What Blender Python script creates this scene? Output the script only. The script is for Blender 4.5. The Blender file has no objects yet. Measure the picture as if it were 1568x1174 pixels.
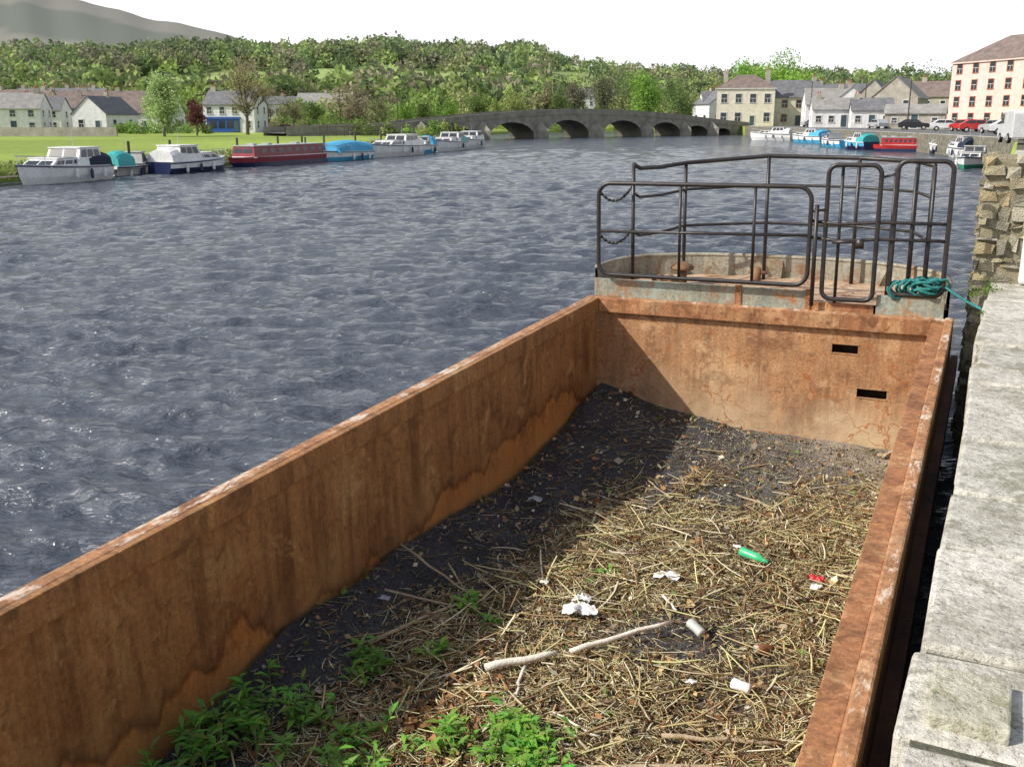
import bpy, math, random
import numpy as np
from mathutils import Matrix, Vector
R=random.Random(7); rng=np.random.default_rng(7)
sc=bpy.context.scene
# ------------------------------------------------------------------ materials
def nd(nt,t,**k):
    n=nt.nodes.new(t)
    for a,b in k.items(): setattr(n,a,b)
    return n
def ramp(nt,src,stops):
    r=nt.nodes.new('ShaderNodeValToRGB'); e=r.color_ramp.elements
    while len(e)<len(stops): e.new(.5)
    for i,(p,c) in enumerate(stops):
        e[i].position=p; e[i].color=(c,c,c,1) if not hasattr(c,'__len__') else (*c,1)
    nt.links.new(src,r.inputs[0]); return r.outputs[0]
def noise(nt,scale,detail=6,rough=.6,coord='Object',stretch=None,dist=0):
    tc=nd(nt,'ShaderNodeTexCoord'); n=nd(nt,'ShaderNodeTexNoise')
    n.inputs['Scale'].default_value=scale; n.inputs['Detail'].default_value=min(detail,5)
    n.inputs['Roughness'].default_value=rough; n.inputs['Distortion'].default_value=dist
    src=tc.outputs[coord]
    if stretch:
        m=nd(nt,'ShaderNodeMapping'); m.inputs['Scale'].default_value=stretch
        nt.links.new(src,m.inputs[0]); src=m.outputs[0]
    nt.links.new(src,n.inputs['Vector']); return n.outputs['Fac']
def mix(nt,f,a,b,mode='MIX'):
    m=nd(nt,'ShaderNodeMix',data_type='RGBA',blend_type=mode)
    for s,v in ((0,f),(6,a),(7,b)):
        if hasattr(v,'is_linked') or hasattr(v,'links'): nt.links.new(v,m.inputs[s])
        else: m.inputs[s].default_value=v if s==0 else (*v,1)
    return m.outputs[2]
def newmat(name):
    m=bpy.data.materials.new(name); m.use_nodes=True; nt=m.node_tree
    return m,nt,nt.nodes['Principled BSDF']
def bump(nt,p,h,strength,dist=.02):
    b=nd(nt,'ShaderNodeBump'); b.inputs['Strength'].default_value=strength; b.inputs['Distance'].default_value=dist
    nt.links.new(h,b.inputs['Height']); nt.links.new(b.outputs[0],p.inputs['Normal'])
def mottle(name,c1,c2,scale=3,rough=.8,bs=.2,bd=.02,spec=.3,metal=0,fine=None,stretch=None):
    m,nt,p=newmat(name)
    f=noise(nt,scale,5,.65,stretch=stretch); c=ramp(nt,f,[(.35,c1),(.65,c2)])
    g=noise(nt,scale*9,3,.6); g2=ramp(nt,g,[(.3,.78),(.7,1.12)])
    c=mix(nt,1.0,c,g2,'MULTIPLY')
    nt.links.new(c,p.inputs['Base Color']); p.inputs['Roughness'].default_value=rough
    p.inputs['Specular IOR Level'].default_value=spec; p.inputs['Metallic'].default_value=metal
    if bs: bump(nt,p,g,bs,bd)
    return m
_pc={}
def plain(name,c,rough=.6,spec=.4):
    if name in _pc: return _pc[name]
    v=tuple(x*.8 for x in c)
    _pc[name]=mottle(name,v,c,1.3,rough,.05,.01,spec); return _pc[name]
def rustmat(name,base,dark,tan,pale_low=False,cracks=False,worn=False,moss=False,sc_=1.1,streak=.8,tide=False,blot=.85):
    m,nt,p=newmat(name)
    f=noise(nt,sc_,5,.72,dist=.6); c=ramp(nt,f,[(.36,dark),(.46,base),(.54,base),(.64,tan)])
    s=noise(nt,1.0,5,.75,stretch=(3.5,3.5,.35)); sr=ramp(nt,s,[(.36,(.50,.43,.38)),(.48,(.95,.95,.95)),(.66,(1.18,1.12,1.02))])
    c=mix(nt,streak,c,sr,'MULTIPLY')
    s2=noise(nt,1.0,4,.7,stretch=(16,16,.8)); c=mix(nt,streak*.6,c,ramp(nt,s2,[(.40,(.62,.55,.5)),(.55,(1,1,1))]),'MULTIPLY')
    g=noise(nt,34,4,.7); gr=ramp(nt,g,[(.3,.62),(.7,1.28)])
    c=mix(nt,.9,c,gr,'MULTIPLY')
    b2=noise(nt,5.5,5,.72,dist=.8); br=ramp(nt,b2,[(.55,0.0),(.63,blot)])
    c=mix(nt,br,c,tuple(x*.8 for x in dark))
    b3=noise(nt,2.7,5,.7,dist=.5); br=ramp(nt,b3,[(.58,0.0),(.66,.6)])
    c=mix(nt,br,c,tuple(min(1,x*1.2) for x in tan))
    tc=nd(nt,'ShaderNodeTexCoord'); sp=nd(nt,'ShaderNodeSeparateXYZ'); nt.links.new(tc.outputs['Object'],sp.inputs[0])
    if pale_low:
        mr=nd(nt,'ShaderNodeMapRange'); mr.inputs[1].default_value=-.80; mr.inputs[2].default_value=-1.35; mr.inputs[3].default_value=0; mr.inputs[4].default_value=.8
        wob=nd(nt,'ShaderNodeMath',operation='MULTIPLY_ADD'); wob.inputs[1].default_value=.9
        nt.links.new(noise(nt,1.6,4,.6),wob.inputs[0]); nt.links.new(sp.outputs[2],wob.inputs[2])
        o2=nd(nt,'ShaderNodeMath',operation='SUBTRACT'); o2.inputs[1].default_value=.45; nt.links.new(wob.outputs[0],o2.inputs[0])
        nt.links.new(o2.outputs[0],mr.inputs[0])
        mm=nd(nt,'ShaderNodeMath',operation='MULTIPLY'); nt.links.new(mr.outputs[0],mm.inputs[0]); 
        nt.links.new(ramp(nt,f,[(.3,.5),(.6,1.0)]),mm.inputs[1])
        c=mix(nt,mm.outputs[0],c,pale_low)
    if tide:
        o3=nd(nt,'ShaderNodeMath',operation='MULTIPLY_ADD'); o3.inputs[1].default_value=1.5
        nt.links.new(noise(nt,1.15,4,.55,stretch=(1,1,.25)),o3.inputs[0]); nt.links.new(sp.outputs[2],o3.inputs[2])
        mr=nd(nt,'ShaderNodeMapRange'); mr.inputs[1].default_value=-.48; mr.inputs[2].default_value=-.02; nt.links.new(o3.outputs[0],mr.inputs[0])
        li=ramp(nt,mr.outputs[0],[(0,(1.2,1.02,.78)),(.33,(1.18,1.0,.76)),(.42,(.46,.37,.30)),(.58,(.80,.76,.72)),(1,(.90,.93,.95))])
        c=mix(nt,.9,c,li,'MULTIPLY')
    if worn:
        w=noise(nt,1.7,5,.8,stretch=(3,1,3)); wr=ramp(nt,w,[(.535,0.0),(.60,.8)])
        c=mix(nt,wr,c,worn)
    h=g
    if cracks:
        v=nd(nt,'ShaderNodeTexVoronoi',feature='DISTANCE_TO_EDGE'); v.inputs['Scale'].default_value=1.9
        nn=nd(nt,'ShaderNodeTexNoise'); nn.inputs['Scale'].default_value=3.5; nn.inputs['Detail'].default_value=4
        nt.links.new(tc.outputs['Object'],nn.inputs['Vector'])
        va=nd(nt,'ShaderNodeVectorMath',operation='MULTIPLY_ADD'); va.inputs[1].default_value=(.8,.8,.8)
        nt.links.new(nn.outputs['Color'],va.inputs[0]); nt.links.new(tc.outputs['Object'],va.inputs[2]); nt.links.new(va.outputs[0],v.inputs['Vector'])
        cr=ramp(nt,v.outputs['Distance'],[(0,1.0),(.025,0.0)])
        k=ramp(nt,noise(nt,1.3,3,.5),[(.38,0.0),(.50,.95)])
        mm=nd(nt,'ShaderNodeMath',operation='MULTIPLY'); nt.links.new(cr,mm.inputs[0]); nt.links.new(k,mm.inputs[1])
        c=mix(nt,mm.outputs[0],c,(.34,.11,.03))
    nt.links.new(c,p.inputs['Base Color']); p.inputs['Roughness'].default_value=.66; p.inputs['Specular IOR Level'].default_value=.4
    b=noise(nt,5,5,.6); hh=nd(nt,'ShaderNodeMath',operation='ADD'); nt.links.new(b,hh.inputs[0])
    h3=nd(nt,'ShaderNodeMath',operation='MULTIPLY'); h3.inputs[1].default_value=.25; nt.links.new(g,h3.inputs[0]); nt.links.new(h3.outputs[0],hh.inputs[1])
    bump(nt,p,hh.outputs[0],.4,.035)
    return m
def colmat(name,rough=.9,fs=1.0,transl=0,amp=.35,coord='Object'):
    m,nt,p=newmat(name)
    a=nd(nt,'ShaderNodeAttribute',attribute_name='Col')
    g=ramp(nt,noise(nt,fs,4,.65,coord),[(.3,1-amp),(.7,1+amp)])
    c=mix(nt,1.0,a.outputs['Color'],g,'MULTIPLY')
    nt.links.new(c,p.inputs['Base Color']); p.inputs['Roughness'].default_value=rough; p.inputs['Specular IOR Level'].default_value=.15
    if transl:
        t=nd(nt,'ShaderNodeBsdfTranslucent'); nt.links.new(c,t.inputs[0]); ms=nd(nt,'ShaderNodeMixShader'); ms.inputs[0].default_value=transl
        nt.links.new(p.outputs[0],ms.inputs[1]); nt.links.new(t.outputs[0],ms.inputs[2])
        nt.links.new(ms.outputs[0],nt.nodes['Material Output'].inputs[0])
    return m
# ------------------------------------------------------------------ mesh tools
def link(o,parent=None):
    sc.collection.objects.link(o)
    if parent: o.parent=parent
    return o
def empty(name,loc=(0,0,0),rot=0):
    o=bpy.data.objects.new(name,None); o.location=loc; o.rotation_euler=(0,0,rot); return link(o)
def npmesh(name,V,F,mat,parent=None,col=None,smooth=False,mats=None,mi=None):
    V=np.asarray(V,np.float32); F=np.asarray(F,np.int32); n,k=F.shape
    me=bpy.data.meshes.new(name); me.vertices.add(len(V)); me.vertices.foreach_set('co',V.ravel())
    me.loops.add(n*k); me.loops.foreach_set('vertex_index',F.ravel())
    me.polygons.add(n); me.polygons.foreach_set('loop_start',np.arange(0,n*k,k,dtype=np.int32)); me.polygons.foreach_set('loop_total',np.full(n,k,np.int32))
    me.update(calc_edges=True)
    if col is not None:
        ca=me.color_attributes.new('Col','FLOAT_COLOR','POINT'); c=np.ones((len(V),4),np.float32); c[:,:3]=col; ca.data.foreach_set('color',c.ravel())
    if smooth: me.polygons.foreach_set('use_smooth',np.ones(n,bool))
    me.materials.append(mat); me.update()
    return link(bpy.data.objects.new(name,me),parent)
class MB:
    def __init__(s): s.v=[];s.f=[];s.m=[];s.mats=[]
    def mi(s,mat):
        if mat not in s.mats: s.mats.append(mat)
        return s.mats.index(mat)
    def face(s,pts,mat):
        i=len(s.v); s.v+= [tuple(p) for p in pts]; s.f.append(tuple(range(i,i+len(pts)))); s.m.append(s.mi(mat))
    def box(s,x0,x1,y0,y1,z0,z1,mat,M=None,taper=0,jit=0):
        t=taper
        P=[(x0,y0,z0),(x1,y0,z0),(x1,y1,z0),(x0,y1,z0),(x0+t,y0+t,z1),(x1-t,y0+t,z1),(x1-t,y1-t,z1),(x0+t,y1-t,z1)]
        if jit: P=[tuple(c+R.uniform(-jit,jit) for c in p) for p in P]
        if M: P=[tuple(M@Vector(p)) for p in P]
        i=len(s.v); s.v+=P; k=s.mi(mat)
        for q in ((0,3,2,1),(4,5,6,7),(0,1,5,4),(1,2,6,5),(2,3,7,6),(3,0,4,7)): s.f.append(tuple(i+a for a in q)); s.m.append(k)
    def prism(s,prof,y0,y1,mat,axis='y'):
        n=len(prof)
        def P(a,b,y): return (a,y,b) if axis=='y' else ((y,a,b) if axis=='x' else (a,b,y))
        i=len(s.v); s.v+=[P(a,b,y0) for a,b in prof]+[P(a,b,y1) for a,b in prof]; k=s.mi(mat)
        s.f.append(tuple(i+j for j in range(n))); s.m.append(k)
        s.f.append(tuple(i+n+j for j in reversed(range(n)))); s.m.append(k)
        for j in range(n):
            s.f.append((i+j,i+n+j,i+n+(j+1)%n,i+(j+1)%n)); s.m.append(k)
    def tube(s,pts,r,mat,n=8,closed=False,cap=True):
        pts=[Vector(p) for p in pts]; N=len(pts); k=s.mi(mat); base=len(s.v)
        rr=r if hasattr(r,'__len__') else [r]*N
        prev=None
        for i,p in enumerate(pts):
            if closed: t=(pts[(i+1)%N]-pts[i-1])
            else: t=pts[min(i+1,N-1)]-pts[max(i-1,0)]
            t.normalize()
            if prev is None:
                u=t.orthogonal().normalized()
            else:
                u=(prev-t*prev.dot(t))
                if u.length<1e-6: u=t.orthogonal()
                u.normalize()
            prev=u; w=t.cross(u)
            for j in range(n):
                a=2*math.pi*j/n; s.v.append(tuple(p+(u*math.cos(a)+w*math.sin(a))*rr[i]))
        for i in range(N if closed else N-1):
            a=base+i*n; b=base+((i+1)%N)*n
            for j in range(n): s.f.append((a+j,a+(j+1)%n,b+(j+1)%n,b+j)); s.m.append(k)
        if cap and not closed:
            s.f.append(tuple(base+j for j in reversed(range(n)))); s.m.append(k)
            s.f.append(tuple(base+(N-1)*n+j for j in range(n))); s.m.append(k)
    def obj(s,name,parent=None,smooth=False,bevel=0,auto=False):
        me=bpy.data.meshes.new(name); me.from_pydata(s.v,[],s.f)
        for m in s.mats: me.materials.append(m)
        me.polygons.foreach_set('material_index',s.m)
        if smooth: me.polygons.foreach_set('use_smooth',[True]*len(s.f))
        me.update(); o=link(bpy.data.objects.new(name,me),parent)
        if bevel:
            b=o.modifiers.new('b','BEVEL'); b.width=bevel; b.segments=2; b.limit_method='ANGLE'
        return o
def rrect(a0,a1,c0,c1,b,r,lean=0):
    P=[]
    for (ca,cc,s) in ((a1-r,c1-r,0),(a0+r,c1-r,90),(a0+r,c0+r,180),(a1-r,c0+r,270)):
        for k in range(7):
            t=math.radians(s+15*k); P.append((ca+r*math.cos(t),b,cc+r*math.sin(t)))
    return P
def vnoise(x,y,seed=0,oct=4,f=1.0):
    r=np.random.default_rng(seed); out=0; amp=1
    for o in range(oct):
        for k in range(4):
            th=r.uniform(0,6.28); ph=r.uniform(0,6.28); ff=f*(2**o)*r.uniform(.7,1.4)
            out=out+amp*.25*np.sin(ff*(x*np.cos(th)+y*np.sin(th))+ph+1.3*np.sin(ff*.6*(y*np.cos(th)-x*np.sin(th))+ph*2))
        amp*=.5
    return out
def quads(C,size,col,flat=0.0,asp=1.0):
    n=len(C); u=rng.normal(size=(n,3)); u[:,2]*=(1-flat); u/=np.linalg.norm(u,axis=1)[:,None]
    w=rng.normal(size=(n,3)); w-= (w*u).sum(1)[:,None]*u; w/=np.linalg.norm(w,axis=1)[:,None]
    s=np.asarray(size)[:,None]*.5
    V=np.stack([C-u*s,C-w*s*asp*.7+u*s*.1,C+u*s,C+w*s*asp*.7-u*s*.1],1).reshape(-1,3)
    F=np.arange(4*n).reshape(n,4); return V,F,np.repeat(col,4,axis=0)
leafmat=colmat('foliage',.85,.25,.35,.35)
farleaf=colmat('far_foliage',.95,.03,.3,.25)
barkmat=mottle('bark',(.08,.07,.055),(.16,.14,.11),2,.95,.4)
def crown(c,rx,rz,n,size,tint,lobes=11,fill=.75,jit=.28):
    c=np.array(c); L=[]
    for i in range(lobes):
        d=rng.normal(size=3); d/=np.linalg.norm(d); d*=rng.uniform(.25,.78)
        L.append((c+d*np.array([rx,rx,rz]),rng.uniform(.28,.52)))
    per=max(1,n//lobes); Cs=[];cols=[]
    for p,s in L:
        d=rng.normal(size=(per,3)); d/=np.linalg.norm(d,axis=1)[:,None]
        rad=rng.uniform(.35,1.15,per)
        P=p+d*rad[:,None]*s*np.array([rx,rx,rz]); Cs.append(P)
        lt=rng.uniform(.75,1.25); cols.append(np.array(tint)*lt*rng.uniform(1-jit,1+jit,(per,1))*rng.uniform(.92,1.08,(per,3)))
    C=np.concatenate(Cs); col=np.concatenate(cols)
    return C,rng.uniform(.6,1.4,len(C))*size,col,[l[0] for l in L]
def tree(name,x,y,z0,top,rx,tint,n=1500,size=.55,bare=False,clear=.22,yellow=False):
    e=empty(name,(x,y,z0)); H=top-z0
    cz=H*(.5+clear/2); rz=H*(1-clear)/2
    C,S,col,L=crown((0,0,cz),rx,rz,n,size,tint,lobes=14)
    mb=MB(); r0=max(.12,H*.02)
    mb.tube([(0,0,-.3),(R.uniform(-.1,.1),0,H*.25),(R.uniform(-.2,.2),R.uniform(-.2,.2),H*.55),(0,0,H*.8)],[r0*1.3,r0,r0*.6,r0*.15],barkmat,7)
    for l in L:
        b=Vector((0,0,H*R.uniform(.2,.45))); t=Vector(l); m=(b+t)/2+Vector((0,0,-.05*H))
        mb.tube([b,m,t],[r0*.5,r0*.3,r0*.08],barkmat,5)
        if bare:
            for k in range(16):
                q=t+Vector((R.gauss(0,1)*rx*.25,R.gauss(0,1)*rx*.25,R.uniform(-.1,.32)*rz)); mb.tube([m.lerp(t,R.random()),(m+q)/2+Vector((0,0,.2)),q],[r0*.2,r0*.12,.015],barkmat,3)
    mb.obj('trunk_and_limbs',e)
    V,F,c=quads(C,S,col); npmesh('crown',V,F,leafmat,e,c); return e
# ------------------------------------------------------------------ terrain
ZC=3.5
def PX(px,Y): return (px-784)/1577*Y
def xl(Y): return np.interp(Y,[-60,0,53,73,93,143,165,200,260,300],[-58,-43.5,-30.3,-23.6,-17.8,-8.5,-14,-14,2,30])
def xr(Y): return np.interp(Y,[-60,82,105,133,200,225,260,300],[-29.8,40.5,43.5,46,49,51,50,30])
def ridge(k): return np.interp(k,[-.9,-.5,-.4,-.25,-.1,0,.04,.1,.2,.3,.4,.5,.9],[.052,.053,.056,.058,.058,.057,.051,.044,.040,.039,.037,.034,.025])
def mount(k): return np.interp(k,[-1.2,-.9,-.5,-.455,-.42,-.36,-.29,-.2,0,.2,.9],[.10,.12,.121,.117,.107,.094,.080,.058,.04,.03,.03])
def sm(t): t=np.clip(t,0,1); return t*t*(3-2*t)
def hgt(X,Y):
    k=X/np.maximum(Y,1)
    h=1.0+.9*sm((X-20)/30)*(Y<4000)
    rg=ridge(k)*900*(1+.04*np.sin(k*37)+.02*np.sin(k*90))
    t=(Y-340)/560
    s=np.where(t<1,sm(t)*.65+.35*np.clip(t,0,1),1-.25*sm((Y-900)/500))
    h=h+s*rg*(Y>340)
    mo=mount(k)*3000*(1+.012*np.sin(k*60)+.01*np.sin(k*133))
    tm=sm((Y-1400)/1600)
    h=h*(1-tm)+tm*mo*(1-.5*sm((Y-3000)/3000))
    return h
offs=np.concatenate([[0,.5,1.2,2.2,3.5,5,7,9,11],np.linspace(13,75,58),75*1.09**np.arange(1,22)])
ys=np.concatenate([np.arange(-60,300,5),300*1.022**np.arange(0,150)])
ys=ys[ys<8000]
rows=[];cols=[]
for Y in ys:
    a,b=xl(Y),xr(Y); mul=1+max(Y,0)/100
    inriver=Y<298
    XL=a-offs[::-1]*mul; XR=b+.35+offs*mul
    XM=np.linspace(a+.8,b-.05 if inriver else b+.2,7)
    X=np.concatenate([XL,XM,XR]); YYv=np.full_like(X,Y); Z=hgt(X,YYv)
    if inriver:
        nl=len(XL); Z[nl:nl+7]=-2.0; Z[nl-1]=.35; Z[nl-2]=.75
    Z+= np.where(Y>450,2.5*vnoise(X,YYv,3,3,.01),0)
    k=X/max(Y,1); n1=vnoise(X,YYv,5,3,.012)
    lawn=np.array([.23,.30,.06])*(1+.22*vnoise(X,YYv,6,3,.12))[:,None]; wood=np.array([.15,.20,.08]); field=np.array([.28,.36,.13]); heath=np.array([.22,.215,.185])
    c=lawn
    if Y>330:
        w=sm((Y-330)/60); mk=(n1>.22)*1.0
        cc=wood[None]*(1-mk[:,None])+field[None]*mk[:,None]
        rt=((k>.02)*1.0)[:,None]; cell=(np.floor(X/55+.3*np.sin(Y/60))*7+np.floor(Y/90+.4*np.sin(X/80))*13)%5
        cc=cc*(1-rt*.75)+rt*.75*(field*(.7+.12*cell[:,None]))
        c=c*(1-w)+cc*w
    if Y>1400:
        w=sm((Y-1400)/500); bl=((vnoise(X,YYv,9,2,.0035)>.15)*1.0)[:,None]
        c=c*(1-w)+w*(heath*(1-bl)+np.array([.15,.165,.14])*bl)  # heath and forest tones, paled so the colour carries distance haze
    rows.append(np.stack([X,YYv,Z],1)); cols.append(c)
nr,nc=len(rows),len(rows[0])
V=np.concatenate(rows); Cc=np.concatenate(cols)
I=np.arange(nr*nc).reshape(nr,nc)
F=np.stack([I[:-1,:-1],I[:-1,1:],I[1:,1:],I[1:,:-1]],-1).reshape(-1,4)
npmesh('ground',V,F,colmat('ground_grass',.95,.9,0,.25),None,Cc,True)
def forest(name,N,ylo,yhi,klo,khi,rad,tints,per=46,mask=True,mat=farleaf,hr=(.8,1.5),ls=.36,haze=0):
    Y=rng.uniform(ylo,yhi,N*3); k=rng.uniform(klo,khi,N*3); X=k*Y
    keep=np.ones(len(X),bool)
    if mask:
        hedge=(np.abs(((X/55+.3*np.sin(Y/60))%1)-.5)>.44)|(np.abs(((Y/90+.4*np.sin(X/80))%1)-.5)>.455)
        nz=vnoise(X,Y,5,3,.012)
        keep=((nz<.22)|((nz<.30)&(rng.random(len(X))<.4))|(rng.random(len(X))<.04))&((k<.03)|(rng.random(len(X))<np.where(hedge,1.0,.10)))
    X=X[keep][:N];Y=Y[keep][:N];N=len(X)
    Z=hgt(X,Y); r=rng.uniform(.5,1.5,N)*rad*np.where(X/Y>.03,.75,1); rz=r*rng.uniform(*hr,N)
    d=rng.normal(size=(N,per,3)); d/=np.linalg.norm(d,axis=2)[...,None]; d[...,2]=np.abs(d[...,2])*1.25-.35
    rr=rng.uniform(.6,1.12,(N,per))
    C=np.stack([X,Y,Z+rz*.7],1)[:,None]+d*rr[...,None]*np.stack([r,r,rz],1)[:,None]
    t=np.array(tints)[rng.integers(0,len(tints),N)]*rng.uniform(.82,1.18,(N,1))
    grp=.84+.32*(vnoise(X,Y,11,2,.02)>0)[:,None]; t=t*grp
    hz=np.clip((Y-200)/900,0,1)[:,None]*haze; t=t*(1-hz)+np.array([.26,.30,.245])*hz  # distance haze painted in: crown tints blend to pale grey-green with range
    col=(t[:,None]*rng.uniform(.88,1.12,(N,per,1))).reshape(-1,3)
    Vv,Ff,cc=quads(C.reshape(-1,3),np.repeat(r*ls*2,per),col)
    return npmesh(name,Vv,Ff,mat,None,cc)
G1=(.20,.28,.08);G2=(.26,.35,.09);G3=(.13,.19,.07);G4=(.31,.33,.14);G5=(.25,.22,.145)
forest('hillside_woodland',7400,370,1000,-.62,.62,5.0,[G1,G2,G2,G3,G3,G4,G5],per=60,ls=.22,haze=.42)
forest('valley_tree_belt',560,270,380,-.60,.62,3.9,[G1,G2,G3,G4,G5],per=260,mask=False,mat=leafmat,ls=.12,hr=(.8,1.4))
# ------------------------------------------------------------------ river
BO=Vector((1.016,11.424,1.5))
ex=Vector((.9033,-.429,.0098)).normalized(); ey=Vector((.429,.9026,.0308)); ey=(ey-ex*ey.dot(ex)).normalized(); ez=ex.cross(ey)
BM=Matrix(((ex.x,ey.x,ez.x,BO.x),(ex.y,ey.y,ez.y,BO.y),(ex.z,ey.z,ez.z,BO.z),(0,0,0,1)))
na,nrad=760,1000
th=np.radians(np.linspace(-50,38,na)); rad=2.6*np.exp(np.linspace(0,math.log(330/2.6),nrad))
RR,TT=np.meshgrid(rad,th,indexing='ij'); X=RR*np.sin(TT);Y=RR*np.cos(TT); Z=np.zeros_like(X)
wr=np.random.default_rng(3)
wd=math.radians(258)
dX=np.zeros_like(X);dY=np.zeros_like(X)
gust=.9+.35*vnoise(X,Y,21,3,.16)
for i in range(90):
    lam=.19*(1.6/.19)**wr.random(); a=wd+wr.normal()*.42; kk=2*math.pi/lam; ph=wr.uniform(0,6.28)
    A=.074/kk
    fade=np.clip(1.6-RR*.0048*2.8/lam,0,1)
    env=.60+.6*np.sin(kk*.15*(X*math.cos(a+1.2)+Y*math.sin(a+1.2))+ph*3)*np.sin(kk*.11*(X*math.cos(a-.4)+Y*math.sin(a-.4))+ph*5)
    arg=kk*(X*math.cos(a)+Y*math.sin(a))+ph
    fe=fade*gust*env
    Z+=A*np.cos(arg)*fe; s=A*.5*np.sin(arg)*fe; dX-=s*math.cos(a);dY-=s*math.sin(a)
V=np.stack([X+dX,Y+dY,Z],-1).reshape(-1,3)
I=np.arange(nrad*na).reshape(nrad,na)
F=np.stack([I[:-1,:-1],I[1:,:-1],I[1:,1:],I[:-1,1:]],-1).reshape(-1,4)
lx=(V[:,0]-BO.x)*ex.x+(V[:,1]-BO.y)*ex.y; ly=(V[:,0]-BO.x)*ey.x+(V[:,1]-BO.y)*ey.y
ins=(lx>-.1)&(lx<3.68)&(ly<.6)&(ly>-14)
F=F[~ins[F].any(1)]
m,nt,p=newmat('river_water')
p.inputs['Base Color'].default_value=(.072,.084,.105,1); p.inputs['Roughness'].default_value=.09; p.inputs['IOR'].default_value=1.36
n00=noise(nt,.42,4,.6,stretch=(.55,2.0,1),dist=.3); n0=noise(nt,1.5,4,.6,stretch=(.7,2.4,1),dist=.3); n1=noise(nt,4.6,4,.62,stretch=(.8,2.3,1),dist=.4); n2=noise(nt,15,3,.6,stretch=(1,1.7,1),dist=.3)
def madd(a,k,b):
    ad=nd(nt,'ShaderNodeMath',operation='MULTIPLY_ADD'); ad.inputs[1].default_value=k; nt.links.new(a,ad.inputs[0]); nt.links.new(b,ad.inputs[2]); return ad.outputs[0]
h=madd(n2,.2,n1); h=madd(n0,3.0,h); h=madd(n00,6.0,h); bump(nt,p,h,.8,.075)
river=npmesh('river',V,F,m,None,None,True)
mb=MB(); mb.face([(-900,-200,-.7),(900,-200,-.7),(900,330,-.7),(-900,330,-.7)],m); mb.obj('deep_water',river)
# ------------------------------------------------------------------ quay
g=Vector((.4436,.8962,0)); nq=Vector((.8962,-.4436,0)); q0=Vector((-.087*.8,0.039,0))
QM=Matrix(((nq.x,g.x,0,q0.x),(nq.y,g.y,0,q0.y),(0,0,1,0),(0,0,0,1)))
def stonemat(name,c1,c2,moss):
    m,nt,p=newmat(name)
    f=noise(nt,2.3,5,.7,dist=.3); c=ramp(nt,f,[(.38,c1),(.58,c2)])
    c=mix(nt,1.0,c,ramp(nt,noise(nt,22,4,.75),[(.32,.58),(.52,1.0),(.7,1.12)]),'MULTIPLY')
    c=mix(nt,ramp(nt,noise(nt,5.5,5,.78,dist=.6),[(.50,0.0),(.60,.85)]),c,moss)
    c=mix(nt,ramp(nt,noise(nt,60,3,.7),[(.60,0.0),(.66,.75)]),c,(.12,.115,.09))
    nt.links.new(c,p.inputs['Base Color']); p.inputs['Roughness'].default_value=.95; p.inputs['Specular IOR Level'].default_value=.2
    bump(nt,p,noise(nt,24,5,.7),.9,.022); return m
stone=stonemat('quay_limestone',(.46,.43,.37),(.63,.60,.53),(.30,.285,.22))
stone2=stonemat('quay_limestone_b',(.40,.38,.32),(.56,.54,.47),(.26,.25,.19))
joint=mottle('quay_joint',(.06,.058,.04),(.16,.155,.11),9,.95,.5)
e=bpy.data.objects.new('stone_quay',None); link(e); e.matrix_world=QM
mb=MB(); mb.box(.0,30,-40,93,1.2,1.872,joint); mb.obj('bedding',e)
mb=MB(); yv=-6
while yv<60:
    L=R.uniform(.38,.95) if yv<20 else 2.0
    w=R.uniform(.50,.62); ms=R.choice([stone,stone2,stone])
    mb.box(-.02+R.uniform(-.035,.015),w-.012,yv+.010,yv+L-.010,1.62,1.9+R.uniform(-.012,.008),ms,jit=.010)
    mb.box(w+.016,w+1.1,yv+.016+.1,yv+L-.014+.1,1.7,1.896+R.uniform(-.008,.004),R.choice([stone,stone2]))
    mb.box(1.75,w+6,yv+.01,yv+L-.012,1.7,1.893,stone)
    yv+=L
mb.obj('coping_stones',e,bevel=.018)
wallst=mottle('quay_rubble',(.10,.095,.075),(.26,.24,.19),2.2,.95,.6,.05)
mb=MB(); mb.box(.03,.6,-40,91,-2.5,1.62,wallst); mb.obj('river_wall',e)
mb=MB(); mb.box(.03,.24,2.66,2.94,1.86,1.926,stonemat('slab',(.38,.36,.27),(.50,.48,.38),(.30,.28,.18)),jit=.002); mb.obj('inset_slab',e,bevel=.008)
wmat=colmat('weed_leaf',.6,4,.4,.2)
Cs=[]
for (x,y,s,k) in [(-.02,10.6,.10,120),(-.13,10.3,.08,70),(-.03,9.3,.035,20)]:
    Cs.append(np.stack([rng.normal(x,s*.5,k),rng.normal(y,s,k),1.88+np.abs(rng.normal(0,s*.5,k))],1))
Cs=np.concatenate(Cs); V_,F_,c_=quads(Cs,rng.uniform(.02,.05,len(Cs)),np.array([[.16,.26,.06]])*rng.uniform(.6,1.3,(len(Cs),1)),asp=.5); npmesh('joint_weeds',V_,F_,wmat,e,c_)
# far quay wall
e=empty('harbour_wall'); mb=MB()
YY=[82,105,133,165,200,225]
for a,b in zip(YY[:-1],YY[1:]):
    xa,xb=float(xr(a)),float(xr(b))
    mb.face([(xa,a,-2),(xb,b,-2),(xb,b,1.95),(xa,a,1.95)],wallst)
    mb.face([(xa,a,1.95),(xb,b,1.95),(xb+1.2,b,1.95),(xa+1.2,a,1.95)],stone)
mb.obj('wall_face',e)
mb=MB(); tar=mottle('asphalt',(.12,.12,.12),(.18,.18,.175),1,.95,.2)
P=[(float(xr(y))+1.2,y,1.93) for y in YY]; Q=[(float(xr(y))+26,y,1.93) for y in YY]
for i in range(len(YY)-1): mb.face([P[i],Q[i],Q[i+1],P[i+1]],tar)
mb.obj('quayside_road')
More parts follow.
